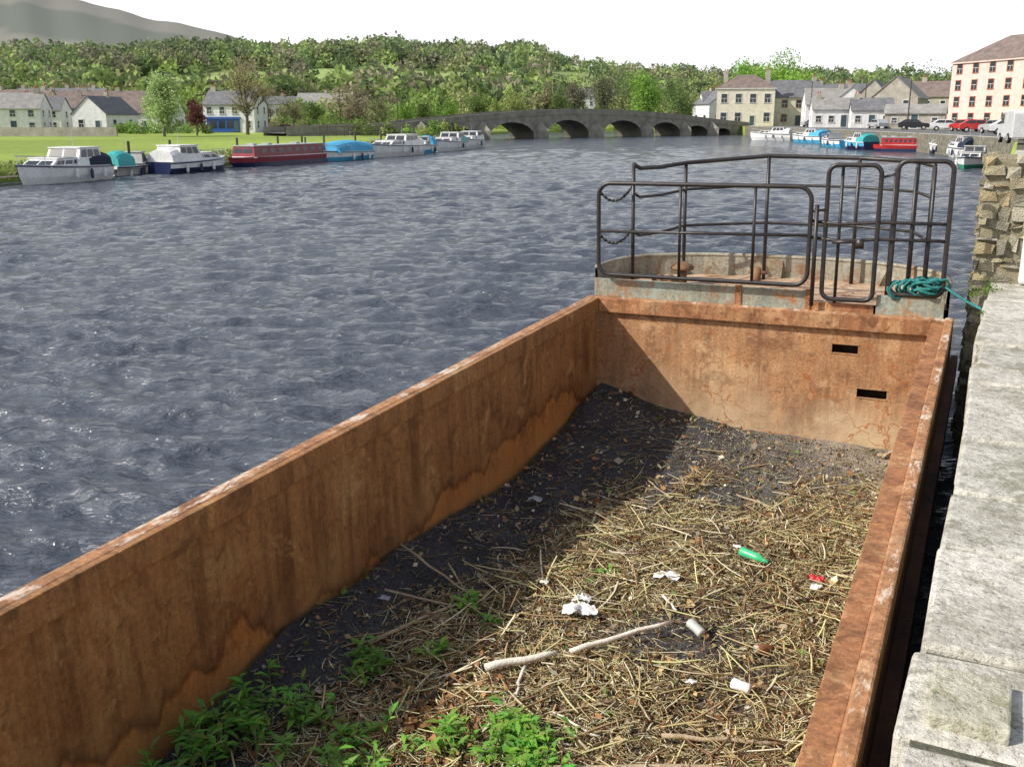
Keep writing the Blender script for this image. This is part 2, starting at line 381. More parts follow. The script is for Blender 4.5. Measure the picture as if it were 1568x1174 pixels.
# stone pier
pst=[mottle('pier_stone%d'%i,c1,c2,7,.95,.9,.04) for i,(c1,c2) in enumerate([((.32,.28,.18),(.52,.46,.32)),((.22,.20,.15),(.40,.37,.28)),((.38,.30,.15),(.55,.46,.28)),((.44,.40,.30),(.60,.56,.44))])]
e=bpy.data.objects.new('stone_gate_pier',None); link(e); e.matrix_world=QM
mort=mottle('lime_mortar',(.38,.33,.22),(.55,.50,.36),11,.95,1.0,.05)
mb=MB(); mb.box(-.175,.56,11.18,11.9,-1.5,3.15,mort,jit=.01); mb.obj('core',e,bevel=.04)
mb=MB(); z=.2
while z<3.15:
    h=R.uniform(.07,.16); x=-.20+R.uniform(-.05,0)
    while x<.56:
        w=R.uniform(.08,.26); w=min(w,.62-x); dzz=R.uniform(-.04,.04); hh=h*R.uniform(.6,1.2)
        if not (x>.22 and 1.85<z<2.85) and R.random()<.88 and z+dzz+hh<3.2: mb.box(max(x,-.20)+.01,x+w-.012,11.15+R.uniform(-.02,.035),11.32,z+dzz+.01,z+dzz+hh-.012,R.choice(pst),jit=.022)
        x+=w
    y=11.25
    while y<11.9:
        w=R.uniform(.12,.3); dzz=R.uniform(-.03,.03)
        mb.box(-.21+R.uniform(-.02,.02),-.1,y+.01,min(y+w,11.93)-.01,z+dzz+.01,z+dzz+h-.01,R.choice(pst),jit=.02); y+=w
    z+=h
o=mb.obj('rubble_stones',e,bevel=.034)
mb=MB(); wr_=plain('whitewash',(.82,.82,.80),.9); mb.box(.23,.75,11.08,11.25,1.9,2.84,wr_); mb.obj('whitewashed_face',e,bevel=.03)
# ------------------------------------------------------------------ barge
W=3.575; D=14.0
barge=bpy.data.objects.new('rusty_cargo_barge',None); link(barge); barge.matrix_world=BM
rw=rustmat('rust_wall',(.37,.175,.062),(.19,.085,.034),(.47,.27,.11),pale_low=(.45,.27,.11),tide=True,streak=.85,sc_=1.0,blot=.7)
rb=rustmat('rust_bulkhead',(.42,.225,.11),(.25,.12,.06),(.53,.33,.18),pale_low=(.57,.44,.28),cracks=True,streak=.7,blot=.7)
rr_=rustmat('rust_rim',(.36,.165,.075),(.21,.09,.04),(.48,.28,.14),sc_=2.2)
rworn=rustmat('rust_rim_worn',(.42,.21,.10),(.25,.11,.05),(.53,.32,.18),worn=(.66,.57,.47),sc_=2.2)
hull=mottle('dark_hull',(.045,.025,.022),(.13,.06,.04),2,.8,.4)
def plate(name,P,nu,nv,mat,amp,axis,seed):
    u=np.linspace(0,1,nu);v=np.linspace(0,1,nv);U,Vv=np.meshgrid(u,v,indexing='ij')
    A,B,C_,D_=[np.array(p,float) for p in P]
    G=(A*(1-U[...,None])+B*U[...,None])*(1-Vv[...,None])+(D_*(1-U[...,None])+C_*U[...,None])*Vv[...,None]
    n=vnoise(G[...,1]+G[...,0],G[...,2],seed,3,2.4)*amp
    if axis==0: n=n-.010*np.abs(np.sin(G[...,1]*math.pi/1.5))**.8
    G[...,axis]+=n
    I=np.arange(nu*nv).reshape(nu,nv); F=np.stack([I[:-1,:-1],I[1:,:-1],I[1:,1:],I[:-1,1:]],-1).reshape(-1,4)
    return npmesh(name,G.reshape(-1,3),F,mat,barge,None,True)
plate('port_side_plate',[(-.04,0.02,-2.0),(-.04,-D,-2.0),(-.04,-D,-.16),(-.04,.02,-.16)],420,24,rw,.010,0,4)
mb=MB()
mb.box(-.055,0,-D,0,-.17,-.002,rw)
mb.obj('port_fascia',barge,bevel=.006)
mb=MB()
mb.box(-.16,-.055,-D,.1,-.17,0,rworn); mb.obj('port_gunwale',barge,bevel=.012)
mb=MB(); mb.box(-.14,-.07,-D,.1,-2.4,-.17,hull); mb.box(W+.07,W+.2,-D,.1,-2.4,-.10,hull)
mb.box(-.2,-.14,-D,.2,-.9,-.7,hull); mb.box(W+.2,W+.27,-D,.3,-.62,-.42,hull)
mb.box(-.07,W+.07,-D,.0,-2.4,-2.2,hull); mb.box(-.07,W+.07,-D-.1,-D,-2.4,-.1,hull); mb.obj('hull',barge)
mb=MB(); mb.box(W,W+.12,-D,0,-.17,-.012,rr_); mb.box(W,W+.07,-D,0,-2.2,-.17,rw); mb.obj('starboard_coaming',barge,bevel=.006)
mb=MB(); mb.box(W+.12,W+.20,-D,.1,-.14,.016,rworn); mb.obj('starboard_gunwale',barge,bevel=.014)
mb=MB(); zs=[-2.2,-.895,-.80,-.43,-.335,-.165]
xs=[-.05,2.62,2.885,2.905,3.205,W]
for i in range(5):
    for j in range(5):
        if (i,j) in ((1,3),(3,1)): continue
        mb.box(xs[i],xs[i+1],.03,.05,zs[j],zs[j+1],rb)
mb.obj('bow_bulkhead',barge)
mb=MB(); mb.box(2.4,3.4,.3,.32,-1.2,-.2,hull)
for (x0,x1,z0,z1) in ((2.62,2.885,-.43,-.335),(2.905,3.205,-.895,-.80)):
    for q in ((x0-.012,x1+.012,z1,z1+.010),(x0-.012,x1+.012,z0-.010,z0)): mb.box(q[0],q[1],.024,.032,q[2],q[3],rb)
mb.obj('bulkhead_slots',barge)
mb=MB(); mb.box(0,W,-.03,.012,-.165,-.002,rr_); mb.obj('bulkhead_fascia',barge,bevel=.006)
blue=rustmat('blue_paint_rust',(.30,.31,.25),(.40,.20,.09),(.30,.37,.33),sc_=3,streak=.5)
deckm=rustmat('deck',(.48,.33,.22),(.32,.18,.11),(.60,.47,.35),sc_=2.5,streak=.2)
mb=MB(); mb.box(-.16,W+.2,.012,.10,-.165,.0,rworn); mb.obj('bulkhead_rim',barge,bevel=.008)
mb=MB(); mb.box(-.10,2.34,.10,.125,-.01,.205,blue); mb.box(2.36,3.0,.10,.125,-.01,.09,rr_); mb.box(3.02,W+.1,.10,.125,-.01,.20,blue)
mb.box(1.55,1.62,.085,.14,-.01,.22,rr_); mb.box(2.3,2.36,.085,.14,-.01,.22,rr_); mb.obj('deck_edge_plate',barge,bevel=.004)
DZ=.085
n=36; arc=[]
for i in range(n+1):
    t=math.pi*(1-i/n); cx=W/2+.02; arc.append((cx+1.90*abs(math.cos(t))**.8*math.copysign(1,math.cos(t)),.127+1.35*math.sin(t)**.72))
mb=MB(); mb.face([(a,b,DZ) for a,b in arc],deckm)
for (a,b),(c,d) in zip(arc[:-1],arc[1:]):
    mb.face([(a,b,DZ),(c,d,DZ),(c,d,-2.4),(a,b,-2.4)],hull)
mb.obj('bow_deck',barge)
bulw=rustmat('bulwark_paint',(.31,.29,.225),(.28,.16,.085),(.40,.38,.30),sc_=2.5,streak=.5)
mb=MB()
def off(a,b,o): 
    dx,dy=a-(W/2),b-.3; l=math.hypot(dx,dy); return (a-dx/l*o,b-dy/l*o)
for p1,p2 in zip(arc[:-1],arc[1:]):
    a0=off(*p1,-.01);b0=off(*p2,-.01);a1=off(*p1,.02);b1=off(*p2,.02)
    mb.face([(*a1,DZ-.01),(*b1,DZ-.01),(*b1,.315),(*a1,.315)],bulw); mb.face([(*a0,-.1),(*b0,-.1),(*b0,.315),(*a0,.315)],hull)
mb.obj('bow_bulwark',barge)
mb=MB(); mb.tube([(*off(*p,.005),.33) for p in arc],.024,bulw,8); 
for i in (5,11,18,25,31):
    a1=off(*arc[i],.02);a2=off(*arc[i],.12); mb.face([(*a1,.29),(*a1,DZ),(*a2,DZ)],bulw)
mb.obj('bulwark_cap',barge,True)
# railings
blk=mottle('black_rail_paint',(.014,.014,.017),(.045,.035,.030),14,.4,.2,.003,.5)
mb=MB(); b=.02
mb.tube(rrect(-.02,2.32,.27,1.30,b,.14),.024,blk,10,closed=True)
mb.tube([(-.02,b,.76),(2.32,b,.80)],.017,blk)
for aa in (.93,1.74): mb.tube([(aa,b,.27),(aa,b,1.30)],.017,blk)
mb.tube([(2.38,b,.06),(2.38,b,1.12)],.022,blk)
mb.obj('deck_gate',barge,True)
mb=MB()
posts=[(.34,.17),(.70,1.02),(1.62,1.25),(2.62,1.28),(3.25,1.05),(3.45,.35)]
tops=[1.50,1.46,1.53,1.51,1.49,1.50]
for (a,b),t in zip(posts,tops): mb.tube([(a,b,.05),(a,b,t)],.022,blk)
for frac,rad_ in ((1.0,.024),(.78,.016),(.48,.017)):
    P=[]
    for i,((a,b),t) in enumerate(zip(posts,tops)):
        z=.05+(t-.05)*frac; P.append((a,b,z))
        if i==0: P+= [(a+.04,b+.1,z-.05),(a+.18,b+.45,z-.06)]
    mb.tube(P,rad_,blk)
mb.obj('bow_railing',barge,True)
mb=MB()
mb.tube(rrect(2.47,2.98,.14,1.52,.06,.09),.024,blk,10,closed=True)
mb.tube(rrect(3.13,3.64,.22,1.56,.10,.09),.024,blk,10,closed=True)
for zz in (.78,.95):
    mb.tube([(2.33,.05,zz),(2.6,.06,zz-.03),(3.0,.07,zz),(3.64,.1,zz)],.017,blk)
for a in (2.60,3.30,3.47): mb.tube([(a,.12,.05),(a,.12,1.50)],.017,blk)
mb.tube([(2.33,.02,1.05),(2.47,.05,1.07)],.015,blk); mb.box(2.78,2.86,.03,.09,.68,.78,blk); mb.tube([(2.55,.03,.74),(2.8,.05,.75)],.018,blk)
mb.tube([(3.08,.5,.05),(3.08,.5,1.46)],.02,blk); mb.tube([(2.98,.06,1.4),(3.08,.5,1.40)],.014,blk)
mb.obj('side_ladders_rails',barge,True)
mb=MB()
for z0 in (1.20,.72):
    pts=[]
    for i in range(17):
        t=i/16; pts.append((.0+.32*t,.02+.14*t,z0-.50*t*(1-t)+.05*t))
    for i in range(16):
        p1=Vector(pts[i]);p2=Vector(pts[i+1]); mb.tube([p1-(p2-p1)*.2,p2+(p2-p1)*.2],.010 if i%2 else .017,blk,6)
mb.obj('chains',barge,True)
rusty=plain('fitting_rust',(.24,.13,.07),.9)
mb=MB(); mb.tube([(.82,.55,.05),(.82,.55,.28)],[.06,.05],rusty,12); mb.tube([(.82,.55,.28),(.82,.55,.31),(.82,.55,.37)],[.13,.14,.05],rusty,14)
mb.tube([(.62,.35,.05),(.62,.35,.24)],.035,rusty,10); mb.tube([(.74,.35,.05),(.74,.35,.24)],.035,rusty,10)
mb.tube([(.52,.35,.18),(.84,.35,.18)],.018,rusty,8)
mb.tube([(1.60,.95,.05),(1.60,.95,.27)],.05,rusty,10); mb.tube([(1.5,.95,.22),(1.72,.95,.22)],.02,rusty)
mb.box(.3,.62,.28,.44,.088,.12,rusty); mb.obj('mooring_fittings',barge,True)
C=np.stack([rng.uniform(.4,3.3,90),rng.uniform(.3,1.25,90),np.full(90,DZ+.008)],1)
V,F,c=quads(C,rng.uniform(.015,.035,90),np.tile([.22,.16,.10],(90,1))*rng.uniform(.4,1.5,(90,1))); npmesh('deck_litter',V,F,colmat('litter',.95,9),barge,c)
# teal rope
tm=mottle('teal_rope',(.02,.13,.13),(.05,.26,.25),30,.9,.6,.005)
rope=bpy.data.objects.new('teal_mooring_rope',None); link(rope); rope.matrix_world=BM
mb=MB()
for j in range(6):
    c0=(3.50+R.uniform(-.03,.03),.12,.27+.022*j); P=[]
    for i in range(22):
        t=i/22*6.283; P.append((c0[0]+.11*math.cos(t+j),c0[1]+.09*math.sin(t+j),c0[2]+.018*math.sin(2*t)))
    mb.tube(P,.014,tm,6,closed=True)
for j in range(12):
    P=[]; a0=R.uniform(0,6.28); rx_=R.uniform(.07,.15)
    for i in range(18):
        t=i/18*6.283; P.append((3.44+rx_*math.cos(t)+R.uniform(-.01,.01)+.035*j-.22,.12+.05*math.sin(t+a0),.27+R.uniform(.06,.1)*math.sin(t)+.006*j))
    mb.tube(P,.013,tm,6,closed=True)
inv=BM.inverted(); end=inv@(QM@Vector((.95,9.2,1.93)))
s=Vector((3.65,.12,.33)); P=[]
for i in range(24):
    t=i/23; q=s.lerp(end,t); q.z-=.75*t*(1-t); P.append(tuple(q))
mb.tube(P,.014,tm,6)
e1=Vector(P[-1]); mb.tube([e1,e1+Vector((.3,.05,0)),e1+Vector((.7,-.1,.0)),e1+Vector((1.2,.1,.0))],.014,tm,6)
mb.obj('rope_coils',rope,True)
# ------------------------------------------------------------------ debris in the hold
def cleft(b): return np.interp(b,[-14,-10,-7.18,-5.97,-4.58,-2.12,-.8,0],[-1.5,-1.45,-1.34,-1.12,-1.2,-1.36,-1.18,-1.04])
def dz(a,b):
    base=-1.43+.10*np.exp(-((a-2.2)/1.1)**2)*sm((-b-2)/2)
    z=base+(cleft(b)+1.43)*np.exp(-(a/.62)**1.6)+.10*np.exp(-((a-.9)/.7)**2-((b+.2)/.9)**2)
    return z+.028*vnoise(a,b,31,4,3.5)+.008*vnoise(a,b,32,3,30)+.035*np.exp(-(a/.25)**2)*vnoise(b,b*0,33,3,4)
nu,nv=200,640
A,B=np.meshgrid(np.linspace(-.08,W+.01,nu),np.linspace(-D,.04,nv),indexing='ij'); Zd=dz(A,B)
def strawden(a,b):
    e1=sm((-b-.7-.8*(a<1.5))/1.9); e2=sm((a-.3-.35*sm((b+5.2)/1.5))/.6)
    return np.clip(e1*e2,0,1)*np.clip(.85+.9*vnoise(a,b,41,3,2.6),.05,1)
sd=strawden(A,B)[...,None]; nn=vnoise(A,B,44,4,6)[...,None]
near=np.clip(np.exp(-((B+.3)/1.2)**2)*sm((A-1.4)/1.2)*(.7+.6*vnoise(A,B,47,3,3)),0,1)[...,None]
silt=np.array([.070,.068,.070]); mud=np.array([.16,.12,.075]); sand=np.array([.36,.31,.25])
c=silt*(1-sd)+mud*sd; c=c*(1-near*.8)+sand*near*.8
edge=np.exp(-((A-W)/.45)**2)[...,None]*.75; c=c*(1-edge)+np.array([.42,.32,.22])*edge
c=c*(1+.25*nn)
I=np.arange(nu*nv).reshape(nu,nv); F=np.stack([I[:-1,:-1],I[1:,:-1],I[1:,1:],I[:-1,1:]],-1).reshape(-1,4)
m=colmat('silt_and_mud',.9,55,0,.5)
nt=m.node_tree; p=nt.nodes['Principled BSDF']; bump(nt,p,noise(nt,60,4,.7),.8,.03)
deb=empty('river_debris_pile'); deb.matrix_world=BM
npmesh('silt_bed',np.stack([A,B,Zd],-1).reshape(-1,3),F,m,deb,c.reshape(-1,3),True)
def straws(name,a,b,L,r,col,lift,tilt,seg=3,bd=.06):
    n=len(a); th=rng.uniform(0,math.pi*2,n); 
    el=rng.normal(0,tilt,n)
    d=np.stack([np.cos(th)*np.cos(el),np.sin(th)*np.cos(el),np.sin(el)],1)
    c=np.stack([a,b,dz(a,b)+lift],1)
    side=np.cross(d,[0,0,1.0]); side/=np.linalg.norm(side,axis=1)[:,None]; up=np.cross(side,d)
    bend=rng.normal(0,bd,n)*L
    rings=[]
    for i in range(seg+1):
        t=i/seg-.5; ctr=c+d*(t*L)[:,None]+side*((bend)*(1-4*t*t))[:,None]
        rt=r*(1-.35*abs(t)*2)
        for j in range(3):
            an=2*math.pi*j/3+.5; rings.append(ctr+side*(np.cos(an)*rt)[:,None]+up*(np.sin(an)*rt)[:,None])
    V=np.stack(rings,1)
    V[...,0]=np.clip(V[...,0],-.02,W-.005); V[...,1]=np.minimum(V[...,1],.02)
    k=(seg+1)*3; F=[]
    for i in range(seg):
        for j in range(3): F.append((i*3+j,i*3+(j+1)%3,(i+1)*3+(j+1)%3,(i+1)*3+j))
    F=np.array(F); FF=(F[None]+np.arange(n)[:,None,None]*k).reshape(-1,4)
    return npmesh(name,V.reshape(-1,3),FF,smat,deb,np.repeat(col,k,axis=0))
smat=colmat('dead_reed',.7,3,.12,.15)
def pick(n,f,amin=.03,amax=W-.03,bmin=-8.6,bmax=-.05):
    a=rng.uniform(amin,amax,n*6); b=rng.uniform(bmin,bmax,n*6); k=rng.random(n*6)<f(a,b); return a[k][:n],b[k][:n]
pal=np.array([(.68,.58,.32),(.57,.46,.23),(.80,.73,.52),(.43,.30,.16),(.27,.165,.09),(.66,.63,.32),(.16,.11,.065)])
a,b=pick(36000,strawden); n=len(a)
straws('reed_litter',a,b,rng.gamma(2.4,.025,n)+.02,rng.uniform(.0018,.005,n),pal[rng.integers(0,7,n)]*rng.uniform(.7,1.15,(n,1)),rng.uniform(0,.065,n),.22,2)
a,b=pick(1500,strawden); n=len(a)
straws('reed_stems',a,b,rng.uniform(.15,.45,n),rng.uniform(.004,.0095,n),pal[rng.integers(0,6,n)]*rng.uniform(.8,1.2,(n,1)),rng.uniform(.02,.09,n),.14,3,.04)
a,b=pick(5600,lambda a,b:.25+0*a); n=len(a)
straws('scattered_twigs',a,b,rng.gamma(2,.045,n)+.02,rng.uniform(.0015,.004,n),pal[rng.integers(0,7,n)]*rng.uniform(.5,1.0,(n,1)),rng.uniform(0,.02,n),.08)
a,b=pick(16000,lambda a,b:.12+.88*strawden(a,b)); n=len(a)
lp=np.array([(.36,.18,.08),(.19,.12,.065),(.50,.36,.17),(.66,.59,.44),(.15,.23,.055)])
V,F,cc=quads(np.stack([a,b,dz(a,b)+rng.uniform(.0,.06,n)],1),rng.gamma(3,.009,n)+.01,lp[rng.choice(5,n,p=[.3,.28,.2,.14,.08])]*rng.uniform(.6,1.2,(n,1)),flat=.6); npmesh('leaf_fragments',V,F,smat,deb,cc)
a=rng.normal(1.3,.20,900);b=rng.normal(-6.2,.40,900)
V,F,cc=quads(np.stack([a,b,dz(a,b)+rng.uniform(.0,.08,900)],1),rng.uniform(.02,.07,900),np.array([[.40,.21,.09]])*rng.uniform(.4,1.3,(900,1)),flat=.4); npmesh('brown_leaves',V,F,smat,deb,cc)
def gravel(name,a,b,s,col):
    n=len(a); O=np.array([(1,0,0),(-1,0,0),(0,1,0),(0,-1,0),(0,0,1),(0,0,-1)],float)
    T=np.array([(0,2,4),(2,1,4),(1,3,4),(3,0,4),(2,0,5),(1,2,5),(3,1,5),(0,3,5)])
    J=O[None]*rng.uniform(.5,1.2,(n,6,1))*s[:,None,None]+rng.normal(0,.25,(n,6,3))*s[:,None,None]*.5
    V=J+np.stack([a,b,dz(a,b)+s*.3],1)[:,None]; F=(T[None]+np.arange(n)[:,None,None]*6).reshape(-1,3)
    npmesh(name,V.reshape(-1,3),F,smat,deb,np.repeat(col,6,axis=0))
g_=np.array([(.06,.06,.065),(.12,.115,.11),(.22,.21,.19),(.42,.40,.36),(.05,.045,.045)])
a,b=pick(12000,lambda a,b:1.05-strawden(a,b)); n=len(a)
gravel('gravel',a,b,rng.gamma(2,.0024,n)+.002,g_[rng.choice(5,n,p=[.36,.27,.14,.05,.18])])
a=rng.uniform(1.2,W-.05,3200); b=-rng.gamma(2,.5,3200)-.03; b=np.clip(b,-3.4,-.03); n=3200
gravel('pale_gravel',a,b,rng.gamma(1.5,.0026,n)+.002,np.array([(.48,.43,.35),(.34,.30,.25),(.22,.19,.16)])[rng.choice(3,n)])
def weed(a0,b0,rad,nst,h):
    e=empty('green_weed'); e.matrix_world=BM; Vs=[];Fs=[];Cs=[];o=0; mb=MB(); sg=plain('weed_stem',(.14,.22,.06),.7)
    for i in range(nst):
        a=a0+R.gauss(0,rad*.5); b=b0+R.gauss(0,rad*.5); a=max(.06,min(W-.1,a)); z=float(dz(np.array(a),np.array(b)))
        H=h*R.uniform(.4,1.15); lx_,ly_=R.gauss(0,.35)*H,R.gauss(0,.35)*H
        mb.tube([(a,b,z),(a+lx_*.4,b+ly_*.4,z+H*.6),(a+lx_,b+ly_,z+H)],[.004,.003,.0015],sg,4)
        for j in range(R.randint(7,12)):
            t=R.uniform(.25,1.02); p=Vector((a+lx_*t*t,b+ly_*t*t,z+H*t)); an=R.uniform(0,6.28); L=R.uniform(.04,.12)
            d=Vector((math.cos(an),math.sin(an),R.uniform(-.25,.5))).normalized(); s=d.cross(Vector((0,0,1))).normalized()*L*.16; up=Vector((0,0,L*.14))
            pts=[p,p+d*L*.45+s+up,p+d*L,p+d*L*.45-s+up]
            Vs+= [tuple(q) for q in pts]; Fs.append((o,o+1,o+2,o+3)); o+=4
            cc=[x*R.uniform(.75,1.3) for x in (.23,.44,.08)]; Cs+=[cc]*4
    mb.obj('stems',e); npmesh('leaves',Vs,Fs,wmat,e,np.array(Cs))
weed(.42,-6.75,.36,44,.22); weed(.30,-7.2,.35,38,.26); weed(1.85,-6.3,.20,36,.2); weed(1.45,-6.4,.15,12,.18); weed(2.05,-6.5,.16,20,.18); weed(.62,-5.95,.15,12,.17); weed(.80,-4.95,.11,7,.11); weed(1.0,-6.65,.22,14,.16)
weed(.9,-5.6,.12,5,.10); weed(1.6,-4.0,.05,3,.07); weed(1.05,-5.05,.08,4,.09); weed(1.2,-6.95,.2,18,.2)
def stick(p1,p2,r,mat,k=3):
    P=[];
    for i in range(7):
        t=i/6; a=p1[0]+(p2[0]-p1[0])*t; b=p1[1]+(p2[1]-p1[1])*t; l=p1[2]+(p2[2]-p1[2])*t
        P.append((a+R.uniform(-1,1)*.012,b+R.uniform(-1,1)*.012,float(dz(np.array(a),np.array(b)))*.3+.7*(float(dz(np.array(p1[0]),np.array(p1[1])))*(1-t)+float(dz(np.array(p2[0]),np.array(p2[1])))*t)+l))
    mb=MB(); mb.tube(P,[r,r*1.1,r,r*.95,r*.9,r*.85,r*.6],mat,8); mb.obj('driftwood_stick',deb,True)
pale=mottle('bleached_wood',(.66,.60,.50),(.84,.79,.70),8,.85,.4); tanw=mottle('tan_wood',(.34,.26,.16),(.52,.42,.28),8,.85,.4); dk=mottle('dark_wood',(.06,.04,.03),(.14,.10,.07),8,.9,.4)
stick((1.33,-5.66,.10),(1.72,-5.36,.11),.025,pale); stick((1.78,-5.30,.10),(2.30,-4.70,.10),.018,pale); stick((1.55,-5.5,.07),(1.66,-5.9,.05),.012,pale)
stick((.50,-5.75,.05),(.80,-4.85,.06),.014,tanw); stick((.15,-4.72,.16),(.95,-4.85,.05),.009,tanw); stick((.3,-5.2,.06),(.75,-5.0,.05),.009,tanw)
stick((2.1,-6.45,.06),(3.05,-5.95,.06),.022,tanw); stick((2.6,-5.9,.08),(3.25,-5.6,.05),.014,tanw); stick((1.9,-3.3,.05),(2.5,-3.9,.05),.010,tanw)
stick((1.2,-3.6,.04),(1.9,-4.1,.06),.009,tanw); stick((2.75,-4.2,.06),(3.3,-3.6,.05),.009,dk); stick((1.1,-6.2,.06),(1.35,-5.0,.05),.011,dk); stick((.9,-2.0,.03),(1.5,-2.6,.02),.006,dk)
stick((.8,-1.2,.02),(1.2,-1.0,.02),.007,dk); stick((.6,-3.4,.03),(1.1,-3.9,.03),.008,dk); stick((2.3,-1.9,.02),(2.7,-2.3,.02),.006,dk); stick((2.05,-2.6,.03),(2.5,-2.5,.03),.006,pale)
stick((3.25,-.35,.02),(3.5,-.03,.18),.012,tanw); stick((3.2,-.3,.03),(3.5,-.2,.03),.014,tanw)
for i in range(34):
    a0=R.uniform(1.0,3.2);b0=R.uniform(-6.8,-1.8);th=R.uniform(0,6.28);L=R.uniform(.2,.6)
    a1=min(max(a0+math.cos(th)*L,.3),W-.1); stick((a0,b0,.05),(a1,b0+math.sin(th)*L,.06),R.uniform(.004,.010),R.choice([tanw,dk,tanw,pale]))
def bottle(name,a,b,ang,L,r,mat,capmat=None):
    z=float(dz(np.array(a),np.array(b)))+.08; e=empty(name); e.matrix_world=BM@Matrix.Translation((a,b,z))@Matrix.Rotation(ang,4,'Z')@Matrix.Rotation(.06,4,'Y')
    mb=MB(); xs_=[0,.01,.06,.3,.62,.72,.84,.90,1.0]; rs=[.5,.92,1,.94,1,.9,.45,.36,.36]
    mb.tube([(x*L,0,0) for x in xs_],[q*r for q in rs],mat,14); mb.obj('body',e,True)
    if capmat: mb=MB(); mb.tube([(L*.98,0,0),(L*1.06,0,0)],r*.42,capmat,12); mb.obj('cap',e)
def can(name,a,b,ang,L,r,mat,top,tilt=.2):
    z=float(dz(np.array(a),np.array(b)))+.07; e=empty(name); e.matrix_world=BM@Matrix.Translation((a,b,z))@Matrix.Rotation(ang,4,'Z')@Matrix.Rotation(tilt,4,'Y')
    mb=MB(); mb.tube([(0,0,0),(.008,0,0),(L*.5,0,.002),(L-.012,0,0),(L,0,0)],[r*.8,r,r*.93,r,r*.82],mat,16); mb.tube([(-.003,0,0),(.002,0,0)],r*.7,top,16); mb.obj('body',e,True)
m,nt,p=newmat('green_plastic'); p.inputs['Base Color'].default_value=(.06,.50,.22,1); p.inputs['Roughness'].default_value=.3; gp=m
wp=plain('white_plastic',(.82,.82,.80),.45); alu=plain('printed_can',(.50,.53,.50),.35,.6); br=plain('brown_can',(.30,.14,.07),.4); red=plain('red_plastic',(.65,.04,.05),.4)
bottle('green_plastic_bottle',2.46,-3.33,-.35,.24,.040,gp,plain('green_cap',(.02,.25,.08)))
can('drink_can',2.40,-4.62,-.6,.14,.036,alu,wp); can('drink_can',2.83,-5.18,-.1,.12,.036,wp,alu,.1); can('drink_can',2.88,-4.72,.9,.12,.034,br,alu,.3)
def bag(name,a,b,s,mat,hs=.5):
    e=empty(name); z=float(dz(np.array(a),np.array(b)))+.06; e.matrix_world=BM@Matrix.Translation((a,b,z))
    nu_,nv_=20,20; U,Vv=np.meshgrid(np.linspace(-1,1,nu_),np.linspace(-1,1,nv_),indexing='ij')
    sd_=R.randint(0,999); rr2=1+.35*vnoise(U,Vv,sd_,2,2)
    X_=U*s*rr2; Y_=Vv*s*.7*rr2; Z_=s*hs*(.5+vnoise(U,Vv,sd_+1,4,4)*.7)*(1.1-.6*(U*U+Vv*Vv)/2)
    I=np.arange(400).reshape(20,20); F=np.stack([I[:-1,:-1],I[1:,:-1],I[1:,1:],I[:-1,1:]],-1).reshape(-1,4)
    npmesh('crumpled_film',np.stack([X_,Y_,Z_],-1).reshape(-1,3),F,mat,e)
gf=plain('grey_film',(.45,.45,.48),.5)
bag('plastic_bag',1.62,-4.72,.095,wp,.8); bag('plastic_bag',1.58,-4.55,.055,wp,.8); bag('plastic_wrapper',2.04,-3.97,.085,wp,.4); bag('plastic_wrapper',.48,-2.95,.06,gf,.5); bag('plastic_wrapper',.35,-5.3,.04,gf,.4)
bag('red_wrapper',3.08,-3.52,.055,red,.7); bag('plastic_wrapper',3.1,-3.66,.045,wp,.6); bag('red_wrapper',3.35,-4.0,.025,red,.7); bag('plastic_wrapper',2.4,-3.2,.03,wp,.6);bag('plastic_wrapper',2.6,-5.3,.03,wp,.6);bag('plastic_wrapper',1.2,-4.4,.03,wp,.6)
# ------------------------------------------------------------------ bridge
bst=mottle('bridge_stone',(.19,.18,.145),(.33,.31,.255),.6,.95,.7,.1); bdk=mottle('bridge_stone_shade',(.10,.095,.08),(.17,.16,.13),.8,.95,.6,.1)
vst=mottle('voussoir',(.24,.23,.18),(.36,.34,.28),1,.95,.4)
ang=math.atan2(.687,.727); bridge=empty('stone_arch_bridge',(-17,165,0),ang)
def topz(q): return float(np.interp(q,[-25,0,12,24,38,55,70,87,100],[1.9,2.7,3.7,4.5,5.0,4.9,4.2,3.0,2.3]))
arches=[(-3,7.5,1.5),(10,9.5,2.2),(23.4,11,2.9),(37.7,11.6,3.3),(53.2,11.8,3.2),(66.6,10.2,2.8),(77.3,8,2.1),(86.5,6.5,1.5)]
mb=MB(); dep=6.5
def under(q):
    for c0,sp,ri in arches:
        if abs(q-c0)<sp/2: return (max(0,1-((q-c0)/(sp/2))**2))**.5*(ri-0.35)+.35
    return -2
qs=sorted(set([round(-22+.5*i,3) for i in range(244)]+[c0+s*sp/2*f for c0,sp,ri in arches for s in (-1,1) for f in (1.0001,.9999,.97,.93,.88,.8,.7)]))
